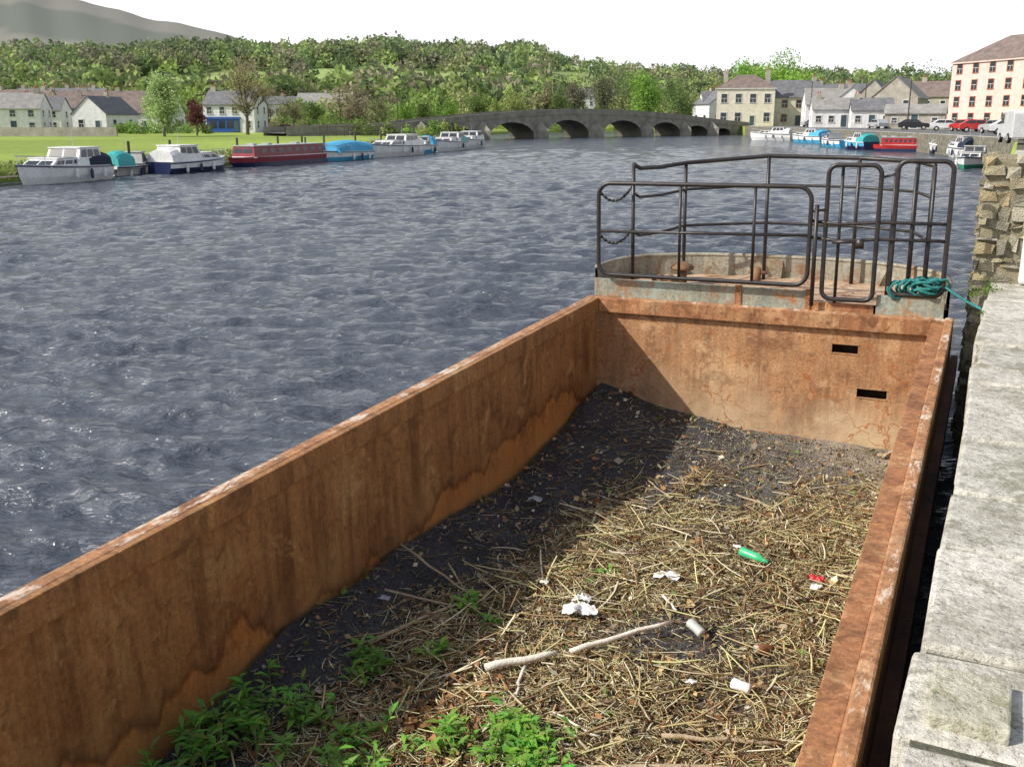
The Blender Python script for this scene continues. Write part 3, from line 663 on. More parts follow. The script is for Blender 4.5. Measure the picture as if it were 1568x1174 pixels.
for q,q2 in zip(qs[:-1],qs[1:]):
    u1,u2,t1,t2=under(q),under(q2),topz(q),topz(q2)
    mb.face([(q,0,u1),(q2,0,u2),(q2,0,t2-.75),(q,0,t1-.75)],bst)
    mb.face([(q,-.12,t1-.75),(q2,-.12,t2-.75),(q2,-.12,t2-.6),(q,-.12,t1-.6)],bst); mb.face([(q,-.12,t1-.6),(q2,-.12,t2-.6),(q2,0,t2-.6),(q,0,t1-.6)],bst)
    mb.face([(q,0,t1-.6),(q2,0,t2-.6),(q2,0,t2+.25),(q,0,t1+.25)],bst)
    mb.face([(q,0,t1+.25),(q2,0,t2+.25),(q2,.4,t2+.25),(q,.4,t1+.25)],bst)
    mb.face([(q,.4,t1+.25),(q2,.4,t2+.25),(q2,.4,t2-.6),(q,.4,t1-.6)],bst)
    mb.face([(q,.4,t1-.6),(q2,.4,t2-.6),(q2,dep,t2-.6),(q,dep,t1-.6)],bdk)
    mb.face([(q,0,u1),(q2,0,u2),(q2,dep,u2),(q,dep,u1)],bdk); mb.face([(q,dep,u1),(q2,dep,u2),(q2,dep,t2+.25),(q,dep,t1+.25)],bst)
mb.obj('spandrels_and_parapet',bridge)
mb=MB()
for c0,sp,ri in arches:
    N=18
    for i in range(N):
        t0=math.pi*i/N;t1=math.pi*(i+1)/N; h=ri-.35
        def pt(t,o): return (c0-(sp/2+o)*math.cos(t),.35+(h+o)*math.sin(t))
        a=pt(t0,-.02);b_=pt(t1,-.02);c=pt(t1,.5);d=pt(t0,.5)
        mb.face([(a[0],-.07,a[1]),(b_[0],-.07,b_[1]),(c[0],-.07,c[1]),(d[0],-.07,d[1])],bst if i%2 else vst)
mb.obj('arch_rings',bridge)
mb=MB()
for (c1,s1,r1),(c2,s2,r2) in zip(arches[:-1],arches[1:]):
    l=c1+s1/2;r_=c2-s2/2;m_=(l+r_)/2
    mb.prism([(l-.25,-.14),(r_+.25,-.14),(m_,-2.2)],-2,1.5,bst,'z')
    mb.face([(l-.25,-.14,1.5),(m_,-2.2,1.5),(m_,-.13,3.1)],bst); mb.face([(m_,-2.2,1.5),(r_+.25,-.14,1.5),(m_,-.13,3.1)],bst)
mb.obj('cutwaters',bridge)
def shrubs(name,items,size=.28,per=330):
    Cs=[];Ss=[];cl=[]
    for (x,y,z,rx,rz,t) in items:
        C,S,c,_=crown((x,y,z+rz*.6),rx,rz,per,size,t,lobes=6); Cs.append(C);Ss.append(S);cl.append(c)
    V,F,c=quads(np.concatenate(Cs),np.concatenate(Ss),np.concatenate(cl)); return npmesh(name,V,F,leafmat,None,c)
BG=(.22,.35,.08); MG=(.16,.23,.07); YG=(.31,.37,.12); BR=(.27,.235,.15)
it=[]
for i in range(34):
    px=R.uniform(565,735); Y=R.uniform(150,175); it.append((PX(px,Y)-2,Y,1.0,R.uniform(1,2.2),R.uniform(.8,1.7),R.choice([BG,MG,YG,BR,MG])))
for px in range(640,1120,22):
    Y=262+R.uniform(-8,20); it.append((PX(px,Y),Y,.6,R.uniform(2,4),R.uniform(1.5,3.2),R.choice([BG,MG,YG,BR,BG])))
for i in range(40):
    px=R.uniform(400,620); Y=R.uniform(175,225); it.append((PX(px,Y),Y,.9,R.uniform(1,2.6),R.uniform(.8,2.2),R.choice([BG,MG,YG,BR,MG])))
for i in range(24):
    px=R.uniform(170,330); Y=R.uniform(172,190); it.append((PX(px,Y),Y,.9,R.uniform(1,2.2),R.uniform(.9,1.7),R.choice([BG,MG,MG])))
shrubs('riverside_shrubs',it)
Yv=rng.uniform(40,165,9000); Xv=xl(Yv)+rng.uniform(-1.8,.6,9000); Zv=np.where(Xv>xl(Yv)-.5,.35,.8)+rng.uniform(-.15,.3,9000)
V,F,c=quads(np.stack([Xv,Yv,Zv],1),rng.uniform(.2,.5,9000),np.array([[.16,.19,.07]])*rng.uniform(.5,1.5,(9000,1)),asp=.4); npmesh('bank_grass',V,F,leafmat,None,c)
# ------------------------------------------------------------------ trees
tree('leafy_tree',PX(250,148),148,1,9.9,4.0,(.36,.46,.20),7000,.30,clear=.04)
tree('copper_beech_tree',PX(300,156),156,1,7.2,2.1,(.15,.055,.06),1500,.30,clear=.10)
tree('bare_willow_tree',PX(378,165),165,1,13,5.6,(.40,.34,.15),2800,.2,bare=True,clear=.2)
tree('bare_tree',PX(450,180),180,1,8.5,3.6,(.34,.31,.16),1100,.2,bare=True)
tree('bare_tree',PX(585,190),190,1,7.5,3.2,(.30,.34,.14),1100,.22,bare=True)
tree('bare_tree',PX(410,200),200,1,7,3,(.28,.23,.16),800,.22,bare=True)
tree('dark_ash_tree',PX(922,262),262,1,17.5,5.6,(.17,.18,.10),3600,.36,clear=.10)
tree('dark_ash_tree',PX(880,270),270,1,14.5,5.0,(.24,.24,.14),2400,.36,bare=True,clear=.12)
tree('bright_maple_tree',PX(992,252),252,1,16.5,6.2,(.25,.43,.075),5200,.44,clear=.06)
tree('bright_maple_tree',PX(1203,275),275,2,21.5,10.5,(.25,.41,.08),9000,.50,clear=.02)
tree('bright_maple_tree',PX(1150,285),285,2,20,7.8,(.21,.38,.07),5000,.50,clear=.05)
for px,Y,top,rx,t in [(690,262,9,4,BG),(735,270,12,4.5,MG),(650,262,8,3.5,MG),(790,275,12,5,YG),(835,280,15,4.5,BR),(1045,262,12,5,MG),(1075,268,10,4,BG),(960,290,16,5,MG),(1090,290,15,4,YG),(620,255,8,3.5,BG),(550,260,9,4,BR),(480,250,8,4,MG),(760,258,8,3,YG),(860,262,11,4,MG)]:
    tree('riverside_tree',PX(px,Y),Y,1,top,rx,t,1900,.40,clear=.05,bare=(t is BR))
for px,Y,top,rx in [(1255,330,17,4),(1285,335,16.5,4),(1345,340,17,4),(1410,300,19.5,7),(1440,300,18,6),(1375,330,16,5),(1030,330,17,5),(1320,345,16.5,4),(1380,310,15,5),(1120,320,16,5)]:
    tree('hedgerow_tree',PX(px,Y),Y,2,top,rx,(.14,.19,.08),1800,.5,clear=.03)
# ------------------------------------------------------------------ buildings
glass=plain('window_glass',(.035,.04,.05),.15,.6); wfr=plain('white_frame',(.7,.7,.68),.5)
slate=mottle('slate_roof',(.12,.12,.13),(.20,.20,.21),1.2,.8,.3); brroof=mottle('brown_tile_roof',(.14,.11,.10),(.24,.185,.16),1.0,.85,.3)
grroof=mottle('grey_roof',(.22,.21,.20),(.33,.32,.30),1,.85,.3)
cream=plain('cream_render',(.74,.68,.54),.9); white=plain('white_render',(.82,.81,.80),.9); pink=plain('pinkish_render',(.74,.57,.51),.9); greyst=mottle('grey_stone_wall',(.32,.29,.24),(.46,.43,.37),.8,.95,.5)
brick=plain('red_brick_trim',(.45,.14,.09),.9); bluep=plain('blue_paint',(.03,.10,.38),.5); doorc=plain('door_paint',(.06,.10,.12),.5)
def house(name,x,y,w,d,h,rh,z0,rot,wall,roof,kind='gx',rows=2,cols=4,ww=1.0,wh=1.4,surr=wfr,chim=(.5,),side=1,door=True,z_first=None,ov=.3):
    e=empty(name,(x,y,z0),math.radians(rot)); mb=MB(); X=w/2;Yd=d/2
    mb.box(-X,X,-Yd,Yd,-.5,h,wall)
    if kind=='gx': mb.prism([(-Yd,h),(Yd,h),(0,h+rh)],-X,X,wall,'x')
    if kind=='gy': mb.prism([(-X,h),(X,h),(0,h+rh)],-Yd,Yd,wall,'y')
    mb.obj('walls',e)
    mb=MB()
    t=.18
    if kind=='gx':
        for s in (-1,1):
            k=rh/Yd; P=[(s*(Yd+ov),h-ov*k+.02),(0,h+rh+.02),(0,h+rh+t),(s*(Yd+ov),h-ov*k+t)]
            mb.prism(P if s<0 else P[::-1],-X-ov*.6,X+ov*.6,roof,'x')
    elif kind=='gy':
        for s in (-1,1):
            k=rh/X; P=[(s*(X+ov),h-ov*k+.02),(0,h+rh+.02),(0,h+rh+t),(s*(X+ov),h-ov*k+t)]
            mb.prism(P if s<0 else P[::-1],-Yd-ov*.6,Yd+ov*.6,roof,'y')
    else:
        A=[(-X-ov,-Yd-ov,h+.02),(X+ov,-Yd-ov,h+.02),(X+ov,Yd+ov,h+.02),(-X-ov,Yd+ov,h+.02)]; m_=min(X,Yd)
        r1=(-X+m_,0,h+rh) if X>Yd else (0,-Yd+m_,h+rh); r2=(X-m_,0,h+rh) if X>Yd else (0,Yd-m_,h+rh)
        mb.face(A[::-1],roof)
        if X>Yd: mb.face([A[0],A[1],r2,r1],roof); mb.face([A[1],A[2],r2],roof); mb.face([A[2],A[3],r1,r2],roof); mb.face([A[3],A[0],r1],roof)
        else: mb.face([A[0],A[1],r1],roof); mb.face([A[1],A[2],r2,r1],roof); mb.face([A[2],A[3],r2],roof); mb.face([A[3],A[0],r1,r2],roof)
        mb.box(-X-ov+.02,X+ov-.02,-Yd-ov+.02,Yd+ov-.02,h-.2,h+.018,wfr if wall is cream else wall)
    mb.obj('roof',e)
    mb=MB()
    def win(u,z,face,dw=ww,dh=wh,dr=False):
        def B(u0,u1,z0_,z1_,pr,mat,inn=-.02):
            if face=='f': mb.box(u0,u1,-Yd-pr,-Yd+.02,z0_,z1_,mat)
            elif face=='l': mb.box(-X-pr,-X+.02,u0,u1,z0_,z1_,mat)
            else: mb.box(X-.02,X+pr,u0,u1,z0_,z1_,mat)
        f=.12
        B(u-dw/2-f,u+dw/2+f,z+dh,z+dh+f,.07,surr); B(u-dw/2-f,u-dw/2,z,z+dh,.07,surr); B(u+dw/2,u+dw/2+f,z,z+dh,.07,surr); B(u-dw/2-.18,u+dw/2+.18,z-.1,z,.12,surr)
        B(u-dw/2,u+dw/2,z,z+dh,.012,doorc if dr else glass)
        if not dr: B(u-dw/2,u+dw/2,z+dh/2-.035,z+dh/2+.035,.035,wfr); B(u-.03,u+.03,z,z+dh/2-.036,.035,wfr)
    st=h/rows; zf=.9
    for r_ in range(rows):
        for c_ in range(cols):
            u=-X+w*(c_+.5)/cols
            if r_==0 and door and c_==cols//2: win(u,.02,'f',1.0,2.1,True)
            else: win(u,r_*st+min(zf,st*.35),'f')
        if side:
            ns=max(1,int(d/4))
            for c_ in range(ns):
                for fc in ('l','r'): win(-Yd+d*(c_+.5)/ns,r_*st+min(zf,st*.35),fc)
    mb.obj('windows_and_door',e)
    mb=MB()
    for c_ in chim:
        xx=(c_-.5)*w*.92; top=h+rh+.9
        if kind=='gy': mb.box(-.35,.35,(c_-.5)*d*.9-.4,(c_-.5)*d*.9+.4,h+rh*.5,top,greyst)
        else: mb.box(xx-.5,xx+.5,-.35,.35,h+rh*.4,top,greyst)
        for q in (-.2,.2):
            cx=xx+q if kind!='gy' else q; cy=0 if kind!='gy' else (c_-.5)*d*.9
            mb.tube([(cx,cy,top),(cx,cy,top+.4)],.12,brick,6)
    if chim: mb.obj('chimneys',e)
    return e
# right bank
house('cream_townhouse',PX(1146,232),236,12.6,9,8.1,3.0,2,-12,cream,brroof,'hip',2,4,1.3,1.9,surr=wfr,chim=(.1,.9))
house('slate_roofed_house',PX(1222,232),240,12.5,8,6.3,3.6,2,-8,cream,slate,'gx',2,4,1.1,1.5,surr=brick,chim=(.05,.95))
house('stone_cottage',PX(1104,252),258,9,8,5,3,2,20,white,slate,'gy',1,2,chim=(.9,))
house('white_house',PX(1272,215),220,8.5,9,4.4,3.2,2,-10,white,grroof,'gx',2,3,.9,1.1,chim=(.9,))
house('white_gabled_house',PX(1312,200),205,7.5,10,4.2,3.2,2,-15,white,grroof,'gy',2,2,.9,1.1,chim=(.8,))
house('quayside_cottage',PX(1290,188),192,9,5,3.2,1.9,2,-10,white,grroof,'gx',1,4,.9,1.1,chim=(.1,))
house('quayside_cottage',PX(1345,180),184,7,5,3.0,1.9,2,-14,white,slate,'gx',1,3,.9,1.1,chim=(.1,))
house('gabled_warehouse',PX(1355,195),201,7,12,5.0,3.6,2,-25,greyst,slate,'gy',2,2,.9,1.2,chim=())
house('gabled_warehouse',PX(1398,185),192,8,12,5.2,3.6,2,-30,greyst,grroof,'gy',2,2,.9,1.2,chim=())
house('stone_store',PX(1440,210),220,12,8,6,3.0,2,-30,greyst,brroof,'gx',2,4,.9,1.2,chim=(.5,))
house('low_shed',PX(1405,165),166,9,4,2.4,1.2,2,-25,greyst,grroof,'gx',1,3,.8,.8,chim=())
house('terrace_house',PX(1180,205),260,8,7,5.5,2.5,2,0,white,slate,'gx',2,3,chim=(.5,))
house('terrace_house',PX(1290,250),252,14,7,6.5,3,2,-8,white,slate,'gx',2,5,chim=(.1,.6))
mill=house('riverside_mill',89.3,152.4,60,12,10.8,4.2,1.95,-75.5,pink,brroof,'hip',4,15,1.2,1.5,surr=brick,chim=(.3,.75),side=1)
# left bank
house('white_house',PX(14,180),184,9,8,4.2,2.6,1,10,white,grroof,'gx',2,3,.9,1.1,chim=(.9,))
house('white_house',PX(55,196),200,8,7,4.0,2.4,1,6,white,slate,'gx',2,3,.9,1.1,chim=(.1,))
house('brown_roofed_house',PX(92,215),215,12,8,4.6,2.4,1,5,white,brroof,'gx',2,4,chim=(.1,.9))
house('brown_roofed_house',PX(30,235),238,14,8,6.0,2.8,1,-4,cream,brroof,'gx',2,4,chim=(.1,.9))
house('white_gabled_house',PX(146,190),195,6.8,11,3.4,3.0,1,-10,white,slate,'gy',1,2,chim=(.6,))
house('long_bungalow',PX(195,200),208,15,8,3.6,2.6,1,0,white,brroof,'gx',1,4,chim=(.8,))
sh=house('white_public_house',PX(353,190),194,9.6,8,5.0,2.4,1,-4,white,slate,'gx',2,4,.9,1.2,chim=(.05,.95))
mb=MB(); mb.box(-4.2,2.0,-4.16,-4.02,.1,2.4,bluep); mb.box(-4.4,2.2,-4.3,-4.02,2.42,2.8,bluep)
for q in (-3.6,-2.0,-.4): mb.box(q,q+1.2,-4.2,-4.17,.8,2.1,glass)
mb.box(.95,1.8,-4.2,-4.17,.1,2.2,doorc); mb.obj('shopfront',sh)
house('bungalow',PX(497,300),304,16,8,4.0,2.6,4,0,white,grroof,'gx',1,5,chim=(.5,)); house('bungalow',PX(430,300),304,10,8,3.5,2.2,4,8,white,slate,'gx',1,4,chim=(.5,))
house('farmhouse',PX(893,380),385,9,7,4,2.5,7.5,0,white,slate,'gx',2,3,chim=(.1,))
house('terrace_houses',PX(150,250),256,34,8,5.4,2.6,2,4,cream,brroof,'gx',2,12,chim=(.1,.35,.6,.9))
house('terrace_houses',PX(80,270),276,26,8,6.6,2.6,2,-3,white,slate,'gx',2,9,chim=(.1,.35,.6,.9))
mb=MB(); mb.box(-14,14,-.2,.2,-.3,1.3,greyst); o=mb.obj('garden_wall'); o.location=(PX(30,150),150,1)
mb=MB(); mb.box(-9,9,-.15,.15,-.3,1.5,greyst); o=mb.obj('garden_wall'); o.location=(PX(560,178),178,1)
fw=plain('fence_wood',(.10,.08,.065),.9)
mb=MB()
for i in range(12): mb.box(i*1.2,i*1.2+.1,-.05,.05,-.2,1.6,fw)
for z in (.6,1.3): mb.box(0,13.3,-.09,-.052,z,z+.12,fw)
o=mb.obj('timber_fence'); o.location=(PX(488,150),150,1)
def pole(px,Y,zt,z0=1,lamp=False):
    mb=MB(); mb.tube([(0,0,-.3),(0,0,zt-z0)],[.13,.08],fw,7)
    if not lamp: mb.box(-.9,.9,-.06,.06,zt-z0-.6,zt-z0-.48,fw)
    else: mb.tube([(0,0,zt-z0),(-.6,0,zt-z0+.25),(-1.3,0,zt-z0+.2)],.05,fw,6)
    o=mb.obj('street_lamp' if lamp else 'utility_pole'); o.location=(PX(px,Y),Y,z0)
for px,Y,zt in [(521,200,9),(609,195,7.5),(311,205,9),(60,210,9),(706,185,7)]: pole(px,Y,zt)
for px,Y,zt in [(1240,205,10.5),(1322,190,10.5),(1296,215,11),(1390,150,9)]: pole(px,Y,zt,2,True)
# ------------------------------------------------------------------ boats
bw=plain('boat_white',(.82,.82,.80),.3,.5); bn=plain('boat_navy',(.02,.03,.09),.3,.5); bm=plain('boat_maroon',(.26,.035,.05),.4); bg=plain('boat_green',(.03,.32,.18),.4); bb=plain('cover_blue',(.08,.42,.68),.7); bd=plain('canopy_navy',(.02,.03,.06),.8); bgy=plain('boat_grey',(.46,.46,.46),.5); brd=plain('boat_red',(.48,.03,.03),.4); btl=plain('boat_teal',(.06,.42,.42),.5)
def hullmesh(mb,L,B,h,cols,stern=.85,draft=.35,flare=.8,bowp=2.2,sheer=.3):
    N=16; top,low=cols; ring=[]
    for i in range(N+1):
        s=i/N; w=B/2*(stern+(1-stern)*min(1,s/.3))*(1-max(0,(s-.5)/.5)**bowp); w=max(w,.02); z=h*(1+sheer*s*s); x=-L/2+L*s
        xo=.05*L*max(0,(s-.6)/.4)
        ring.append([(x-xo,0,-draft),(x-xo,w*flare,-draft*.2+.05),(x-xo*.4,w*.95,h*.45),(x,w,z)])
    for sgn in (1,-1):
        for a,b in zip(ring[:-1],ring[1:]):
            for j in range(3):
                P=[(p[0],p[1]*sgn,p[2]) for p in (a[j],b[j],b[j+1],a[j+1])]
                mb.face(P if sgn<0 else P[::-1],low if j<2 else top)
    for a,b in zip(ring[:-1],ring[1:]): mb.face([(a[3][0],-a[3][1],a[3][2]-.05),(b[3][0],-b[3][1],b[3][2]-.05),(b[3][0],b[3][1],b[3][2]-.05),(a[3][0],a[3][1],a[3][2]-.05)],bw)
    a=ring[0]; mb.face([(a[3][0],a[3][1],a[3][2]),(a[2][0],a[2][1],a[2][2]),(a[1][0],a[1][1],a[1][2]),(a[0][0],0,a[0][2]),(a[1][0],-a[1][1],a[1][2]),(a[2][0],-a[2][1],a[2][2]),(a[3][0],-a[3][1],a[3][2])],low)
    return ring
def cabin(mb,x0,x1,w,z0,z1,fs,rs,wall,roof,glassz=(.35,.85),nw=3):
    t=.12*w
    A=[(x0,-w,z0),(x1,-w,z0),(x1,w,z0),(x0,w,z0)]; Bt=[(x0+rs,-w+t,z1),(x1-fs,-w+t,z1),(x1-fs,w-t,z1),(x0+rs,w-t,z1)]
    mb.face([A[0],A[1],Bt[1],Bt[0]],wall); mb.face([A[2],A[3],Bt[3],Bt[2]],wall); mb.face([A[1],A[2],Bt[2],Bt[1]],wall); mb.face([A[3],A[0],Bt[0],Bt[3]],wall)
    mb.box(x0+rs-.08,x1-fs+.08,-w+t-.06,w-t+.06,z1+.002,z1+.07,roof)
    def lerp(p,q,u): return tuple(a+(b-a)*u for a,b in zip(p,q))
    g0,g1=glassz
    for side,(a,b,c,d) in enumerate(((A[0],A[1],Bt[1],Bt[0]),(A[3],A[2],Bt[2],Bt[3]),(A[1],A[2],Bt[2],Bt[1]))):
        k=nw if side<2 else 2
        nrm=Vector((0,-1,0)) if side==0 else Vector((0,1,0)) if side==1 else Vector((1,0,.4))
        for i in range(k):
            u0=.06+(.90/k)*i;u1=u0+.90/k-.05
            def q(u,v): return Vector(lerp(lerp(a,b,u),lerp(d,c,u),v))+nrm*.015
            mb.face([q(u0,g0),q(u1,g0),q(u1,g1),q(u0,g1)],glass)
def rails(mb,ring,h,i0,i1,inset=.06):
    for sgn in (1,-1):
        P=[(r[3][0],sgn*max(r[3][1]-inset,.0),r[3][2]+h) for r in ring[i0:i1]]; mb.tube(P,.018,bgy,5)
        for r in ring[i0:i1:2]: mb.tube([(r[3][0],sgn*max(r[3][1]-inset,0),r[3][2]-.05),(r[3][0],sgn*max(r[3][1]-inset,0),r[3][2]+h)],.014,bgy,4)
def boat(name,xa,ya,xb,yb,B=2.6,h=.9,kind='cruiser',top=bw,low=bw,can=None,roof=bw):
    L=math.hypot(xb-xa,yb-ya); e=empty(name,((xa+xb)/2,(ya+yb)/2,.03),math.atan2(yb-ya,xb-xa)); mb=MB()
    if kind=='narrow':
        ring=hullmesh(mb,L,B,.65,(top,low),.9,.4,.95,5,.1); mb.obj('hull',e)
        mb=MB(); cabin(mb,-L*.42,L*.36,B*.42,.6,1.45,.15,.1,top,roof,(.42,.80),8)
        mb.box(-L*.42,L*.36,-B*.425,B*.425,.62,.70,bw); mb.obj('cabin',e)
        mb=MB()
        for q in (-.2,.1,.25): mb.box(L*q,L*q+.5,-.3,.3,1.522,1.65,bgy)
        mb.tube([(-L*.3,0,1.52),(-L*.3,0,2.0)],.07,bd,7); mb.obj('roof_gear',e)
    else:
        ring=hullmesh(mb,L,B,h,(top,low)); mb.obj('hull',e,False)
        mb=MB()
        for sgn in (1,-1): mb.tube([(r[3][0],sgn*(r[3][1]+.02),r[3][2]-.08) for r in ring],.045,bn if top is bw else bw,5)
        mb.obj('rubbing_strake',e)
        mb=MB()
        if kind=='cruiser':
            cabin(mb,-L*.12,L*.30,B*.38,h,h+.45,L*.12,.1,bw,roof,(.35,.8),3)
            cabin(mb,-L*.36,-L*.02,B*.42,h,h+.98,L*.07,.15,bw,roof,(.5,.92),3)
        elif kind=='open':
            cabin(mb,L*.0,L*.28,B*.36,h,h+.4,L*.1,.1,bw,roof,(.35,.8),2)
            cabin(mb,-L*.04,L*.06,B*.40,h+.1,h+.8,L*.04,.05,bgy,bgy,(.2,.92),1)
        if mb.v: mb.obj('cabin',e)
        if can is not None:
            mb=MB(); N=8; hh=1.0; xa_,xb_=(-.47*L,-.18*L) if kind!='cover' else (-.46*L,.3*L)
            P=[]
            for i in range(N+1):
                t=math.pi*i/N; P.append((-B*.44*math.cos(t),h*.95+hh*math.sin(t)**.6))
            for j in range(6):
                x0=xa_+(xb_-xa_)*j/6;x1=xa_+(xb_-xa_)*(j+1)/6
                f0=math.sin(math.pi*(.18+.64*j/6))**.5;f1=math.sin(math.pi*(.18+.64*(j+1)/6))**.5
                for a,b in zip(P[:-1],P[1:]): mb.face([(x0,a[0],h*.95+(a[1]-h*.95)*f0),(x1,a[0],h*.95+(a[1]-h*.95)*f1),(x1,b[0],h*.95+(b[1]-h*.95)*f1),(x0,b[0],h*.95+(b[1]-h*.95)*f0)],can)
            mb.face([(xa_,a[0],h*.95+(a[1]-h*.95)*.8) for a in P],can); mb.face([(xb_,a[0],h*.95+(a[1]-h*.95)*.8) for a in P[::-1]],can)
            mb.obj('canopy',e,True)
        mb=MB(); rails(mb,ring,.45,9,17); 
        for i in (3,6,9): 
            r=ring[i]; 
            for sgn in (1,-1): mb.tube([(r[3][0],sgn*(r[3][1]+.12),r[3][2]-.15),(r[3][0],sgn*(r[3][1]+.12),r[3][2]-.3),(r[3][0],sgn*(r[3][1]+.12),r[3][2]-.65),(r[3][0],sgn*(r[3][1]+.12),r[3][2]-.75)],[.03,.1,.1,.03],bw if i!=6 else bn,7)
        mb.tube([(-L*.2,0,h+.9),(-L*.2,0,h+1.8)],.015,bgy,4)
        mb.obj('rails_and_fenders',e)
    return e
boat('cabin_cruiser',-25.0,61.4,-26.6,54.6,2.7,.85,'cruiser',can=bd)
boat('small_green_boat',-25.6,64.5,-23.6,69.0,1.8,.55,'open',can=btl)
boat('cabin_cruiser',-23.0,66.2,-20.5,73.0,2.4,.75,'cruiser',bw,bn,can=bw)
boat('maroon_narrowboat',-16.2,87.4,-20.9,75.0,2.5,.8,'narrow',bm,bn,roof=bgy)
boat('covered_dayboat',-13.6,93.5,-16.2,85.2,2.7,.7,'cover',bw,bb,can=bb)
boat('cabin_cruiser',-9.9,104.0,-13.2,94.6,2.8,.95,'cruiser',can=bw)
boat('cabin_cruiser',-9.0,110.5,-10.0,104.5,2.3,.8,'open',bw,bb,can=bb)
boat('cabin_cruiser',-6.3,120.0,-8.2,111.5,2.8,.95,'cruiser',can=btl)
boat('cabin_cruiser',-4.6,131.0,-6.2,121.5,2.7,.95,'cruiser',bw,bw,can=bw)
for (kind,px1,Y1,px2,Y2,B,h,t,l,cn) in [('cruiser',1215,168,1150,172,3,1.1,bw,bw,bw),('cruiser',1268,150,1215,158,3,1.0,bw,bb,bb),('open',1300,128,1262,134,2.6,.9,bw,bb,None),('cruiser',1338,118,1298,122,2.8,.9,bb,bn,btl),('narrow',1425,112,1340,114,2.4,.8,brd,bn,None),('open',1468,104,1428,107,2.4,.9,bgy,bd,bd),('open',1512,78,1484,72,2.0,.7,bw,bg,None),('cruiser',1500,93,1462,97,2.6,.9,bw,bw,bd)]:
    boat('moored_boat',PX(px1,Y1),Y1,PX(px2,Y2),Y2,B,h,kind,t,l,cn,bgy)
for px,Y in [(182,66),(258,70),(338,78),(376,84),(433,88),(487,92),(510,100),(560,108)]:
    mb=MB(); mb.tube([(0,0,-2),(0,0,2.1)],[.11,.09],fw,8); o=mb.obj('mooring_post'); o.location=(float(xl(Y))+1.2,Y,0)
mb=MB()
for Y in range(50,138,4):
    x0,x1=float(xl(Y))+.9,float(xl(Y+4))+.9
    mb.face([(x0,Y,.42),(x0+1.3,Y,.42),(x1+1.3,Y+4,.42),(x1,Y+4,.42)],fw); mb.tube([(x0+1.2,Y,-2),(x0+1.2,Y,.6)],.09,fw,6)
mb.obj('timber_jetty')
# ------------------------------------------------------------------ cars
tyre=plain('tyre',(.02,.02,.02),.9)
def car(x,y,z,rot,mat,van=False):
    e=empty('parked_van' if van else 'parked_car',(x,y,z),math.radians(rot)); mb=MB()
    prof=[(-2.1,.35),(2.1,.35),(2.15,.7),(2.0,.9),(1.1,1.0),(.4,1.45),(-1.2,1.48),(-1.9,1.05),(-2.15,.95)] if not van else [(-2.4,.35),(2.4,.35),(2.45,.8),(2.2,1.1),(1.7,1.2),(1.2,2.05),(-2.3,2.1),(-2.45,1.9)]
    mb.prism(prof,-.85,.85,mat,'y'); mb.obj('body',e,bevel=.06)
    mb=MB()
    if van: mb.prism([(.5,1.25),(1.55,1.25),(1.1,1.85),(.5,1.9)],-.865,.865,glass,'y'); mb.box(1.3,1.32,-.7,.7,1.3,1.9,glass)
    else:
        mb.prism([(-1.6,1.05),(-.4,1.05),(-.4,1.38),(-1.15,1.38)],-.865,.865,glass,'y'); mb.prism([(-.32,1.05),(.9,1.03),(.35,1.36),(-.32,1.38)],-.865,.865,glass,'y')
        mb.face([(1.05,-.7,1.06),(1.05,.7,1.06),(.46,.65,1.45),(.46,-.65,1.45)],glass)
    mb.obj('windows',e); mb=MB()
    for wx in (-1.35,1.35):
        for wy in (-.9,.7): mb.tube([(wx,wy,.32),(wx,wy+.2,.32)],.32,tyre,14); mb.tube([(wx,wy-.01,.32),(wx,wy+.21,.32)],.17,bgy,10)
    mb.obj('wheels',e)
cs=[plain('car_red',(.45,.03,.03),.25,.5),plain('car_white',(.7,.7,.7),.25,.5),plain('car_blue',(.04,.08,.25),.25,.5),plain('car_silver',(.4,.41,.43),.25,.5),plain('car_black',(.02,.02,.025),.25,.5)]
for px,Y,k in [(1245,200,3),(1345,165,3),(1400,150,4),(1452,135,1),(1478,130,0),(1500,122,0),(1528,112,3),(1552,104,1)]:
    car(PX(px,Y),Y,1.94,R.choice([80,95,10,-20,100]),cs[k])
car(PX(1562,68),68,1.94,75,cs[1],True)
for px,Y in [(395,196),(440,200)]: car(PX(px,Y),Y,1.0,5,cs[R.randint(0,4)])
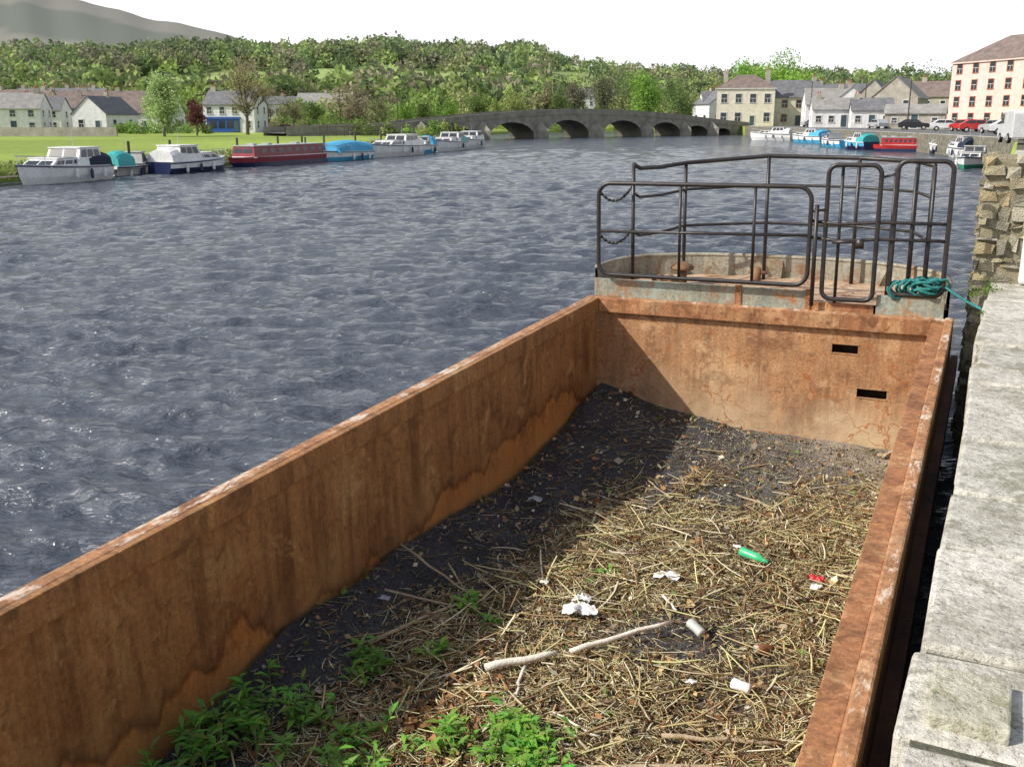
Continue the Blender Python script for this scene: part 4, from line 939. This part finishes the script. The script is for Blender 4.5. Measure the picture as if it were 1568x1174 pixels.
# ------------------------------------------------------------------ light, sky, camera
v=(1.27*ex+1.05*ey-1.43*ez).normalized()
el=math.asin(-v.z); az=math.atan2(-v.x,-v.y)
w=bpy.data.worlds.new('World'); sc.world=w; w.use_nodes=True; nt=w.node_tree
st=nd(nt,'ShaderNodeTexSky',sky_type='NISHITA'); st.sun_disc=False; st.sun_elevation=el; st.sun_rotation=az; st.air_density=1.0; st.dust_density=2.2; st.ozone_density=1.3
# thin high haze: white towards the horizon, paler blue overhead
tc=nd(nt,'ShaderNodeTexCoord'); sp=nd(nt,'ShaderNodeSeparateXYZ'); nt.links.new(tc.outputs['Generated'],sp.inputs[0])
mr=nd(nt,'ShaderNodeMapRange'); mr.inputs[1].default_value=0.12; mr.inputs[2].default_value=.50; mr.inputs[3].default_value=.94; mr.inputs[4].default_value=.12
nt.links.new(sp.outputs[2],mr.inputs[0])
cn=nd(nt,'ShaderNodeTexNoise'); cn.inputs['Scale'].default_value=2.2; cn.inputs['Detail'].default_value=5
mp=nd(nt,'ShaderNodeMapping'); mp.inputs['Scale'].default_value=(1,1,3.5); nt.links.new(tc.outputs['Generated'],mp.inputs[0]); nt.links.new(mp.outputs[0],cn.inputs['Vector'])
mm=nd(nt,'ShaderNodeMath',operation='MULTIPLY_ADD'); mm.inputs[1].default_value=.35; mm.use_clamp=True
sb=nd(nt,'ShaderNodeMath',operation='SUBTRACT'); sb.inputs[1].default_value=.17; nt.links.new(mr.outputs[0],sb.inputs[0])
nt.links.new(cn.outputs['Fac'],mm.inputs[0]); nt.links.new(sb.outputs[0],mm.inputs[2])
c=mix(nt,mm.outputs[0],st.outputs[0],(8.4,8.5,8.6))
nt.links.new(c,nt.nodes['Background'].inputs[0]); nt.nodes['Background'].inputs[1].default_value=.14
L=bpy.data.lights.new('sun','SUN'); L.energy=5.0; L.angle=math.radians(.5); L.color=(1,.95,.86)
o=link(bpy.data.objects.new('sun',L)); o.rotation_euler=v.to_track_quat('-Z','Y').to_euler()
cam=bpy.data.cameras.new('camera'); cam.lens=35; cam.sensor_width=36; cam.clip_start=.05; cam.clip_end=20000
co=link(bpy.data.objects.new('camera',cam)); co.location=(0,0,ZC); co.rotation_euler=(math.radians(90-14.88),0,0); sc.camera=co
sc.view_settings.view_transform='Standard'; sc.view_settings.look='None'; sc.view_settings.exposure=0
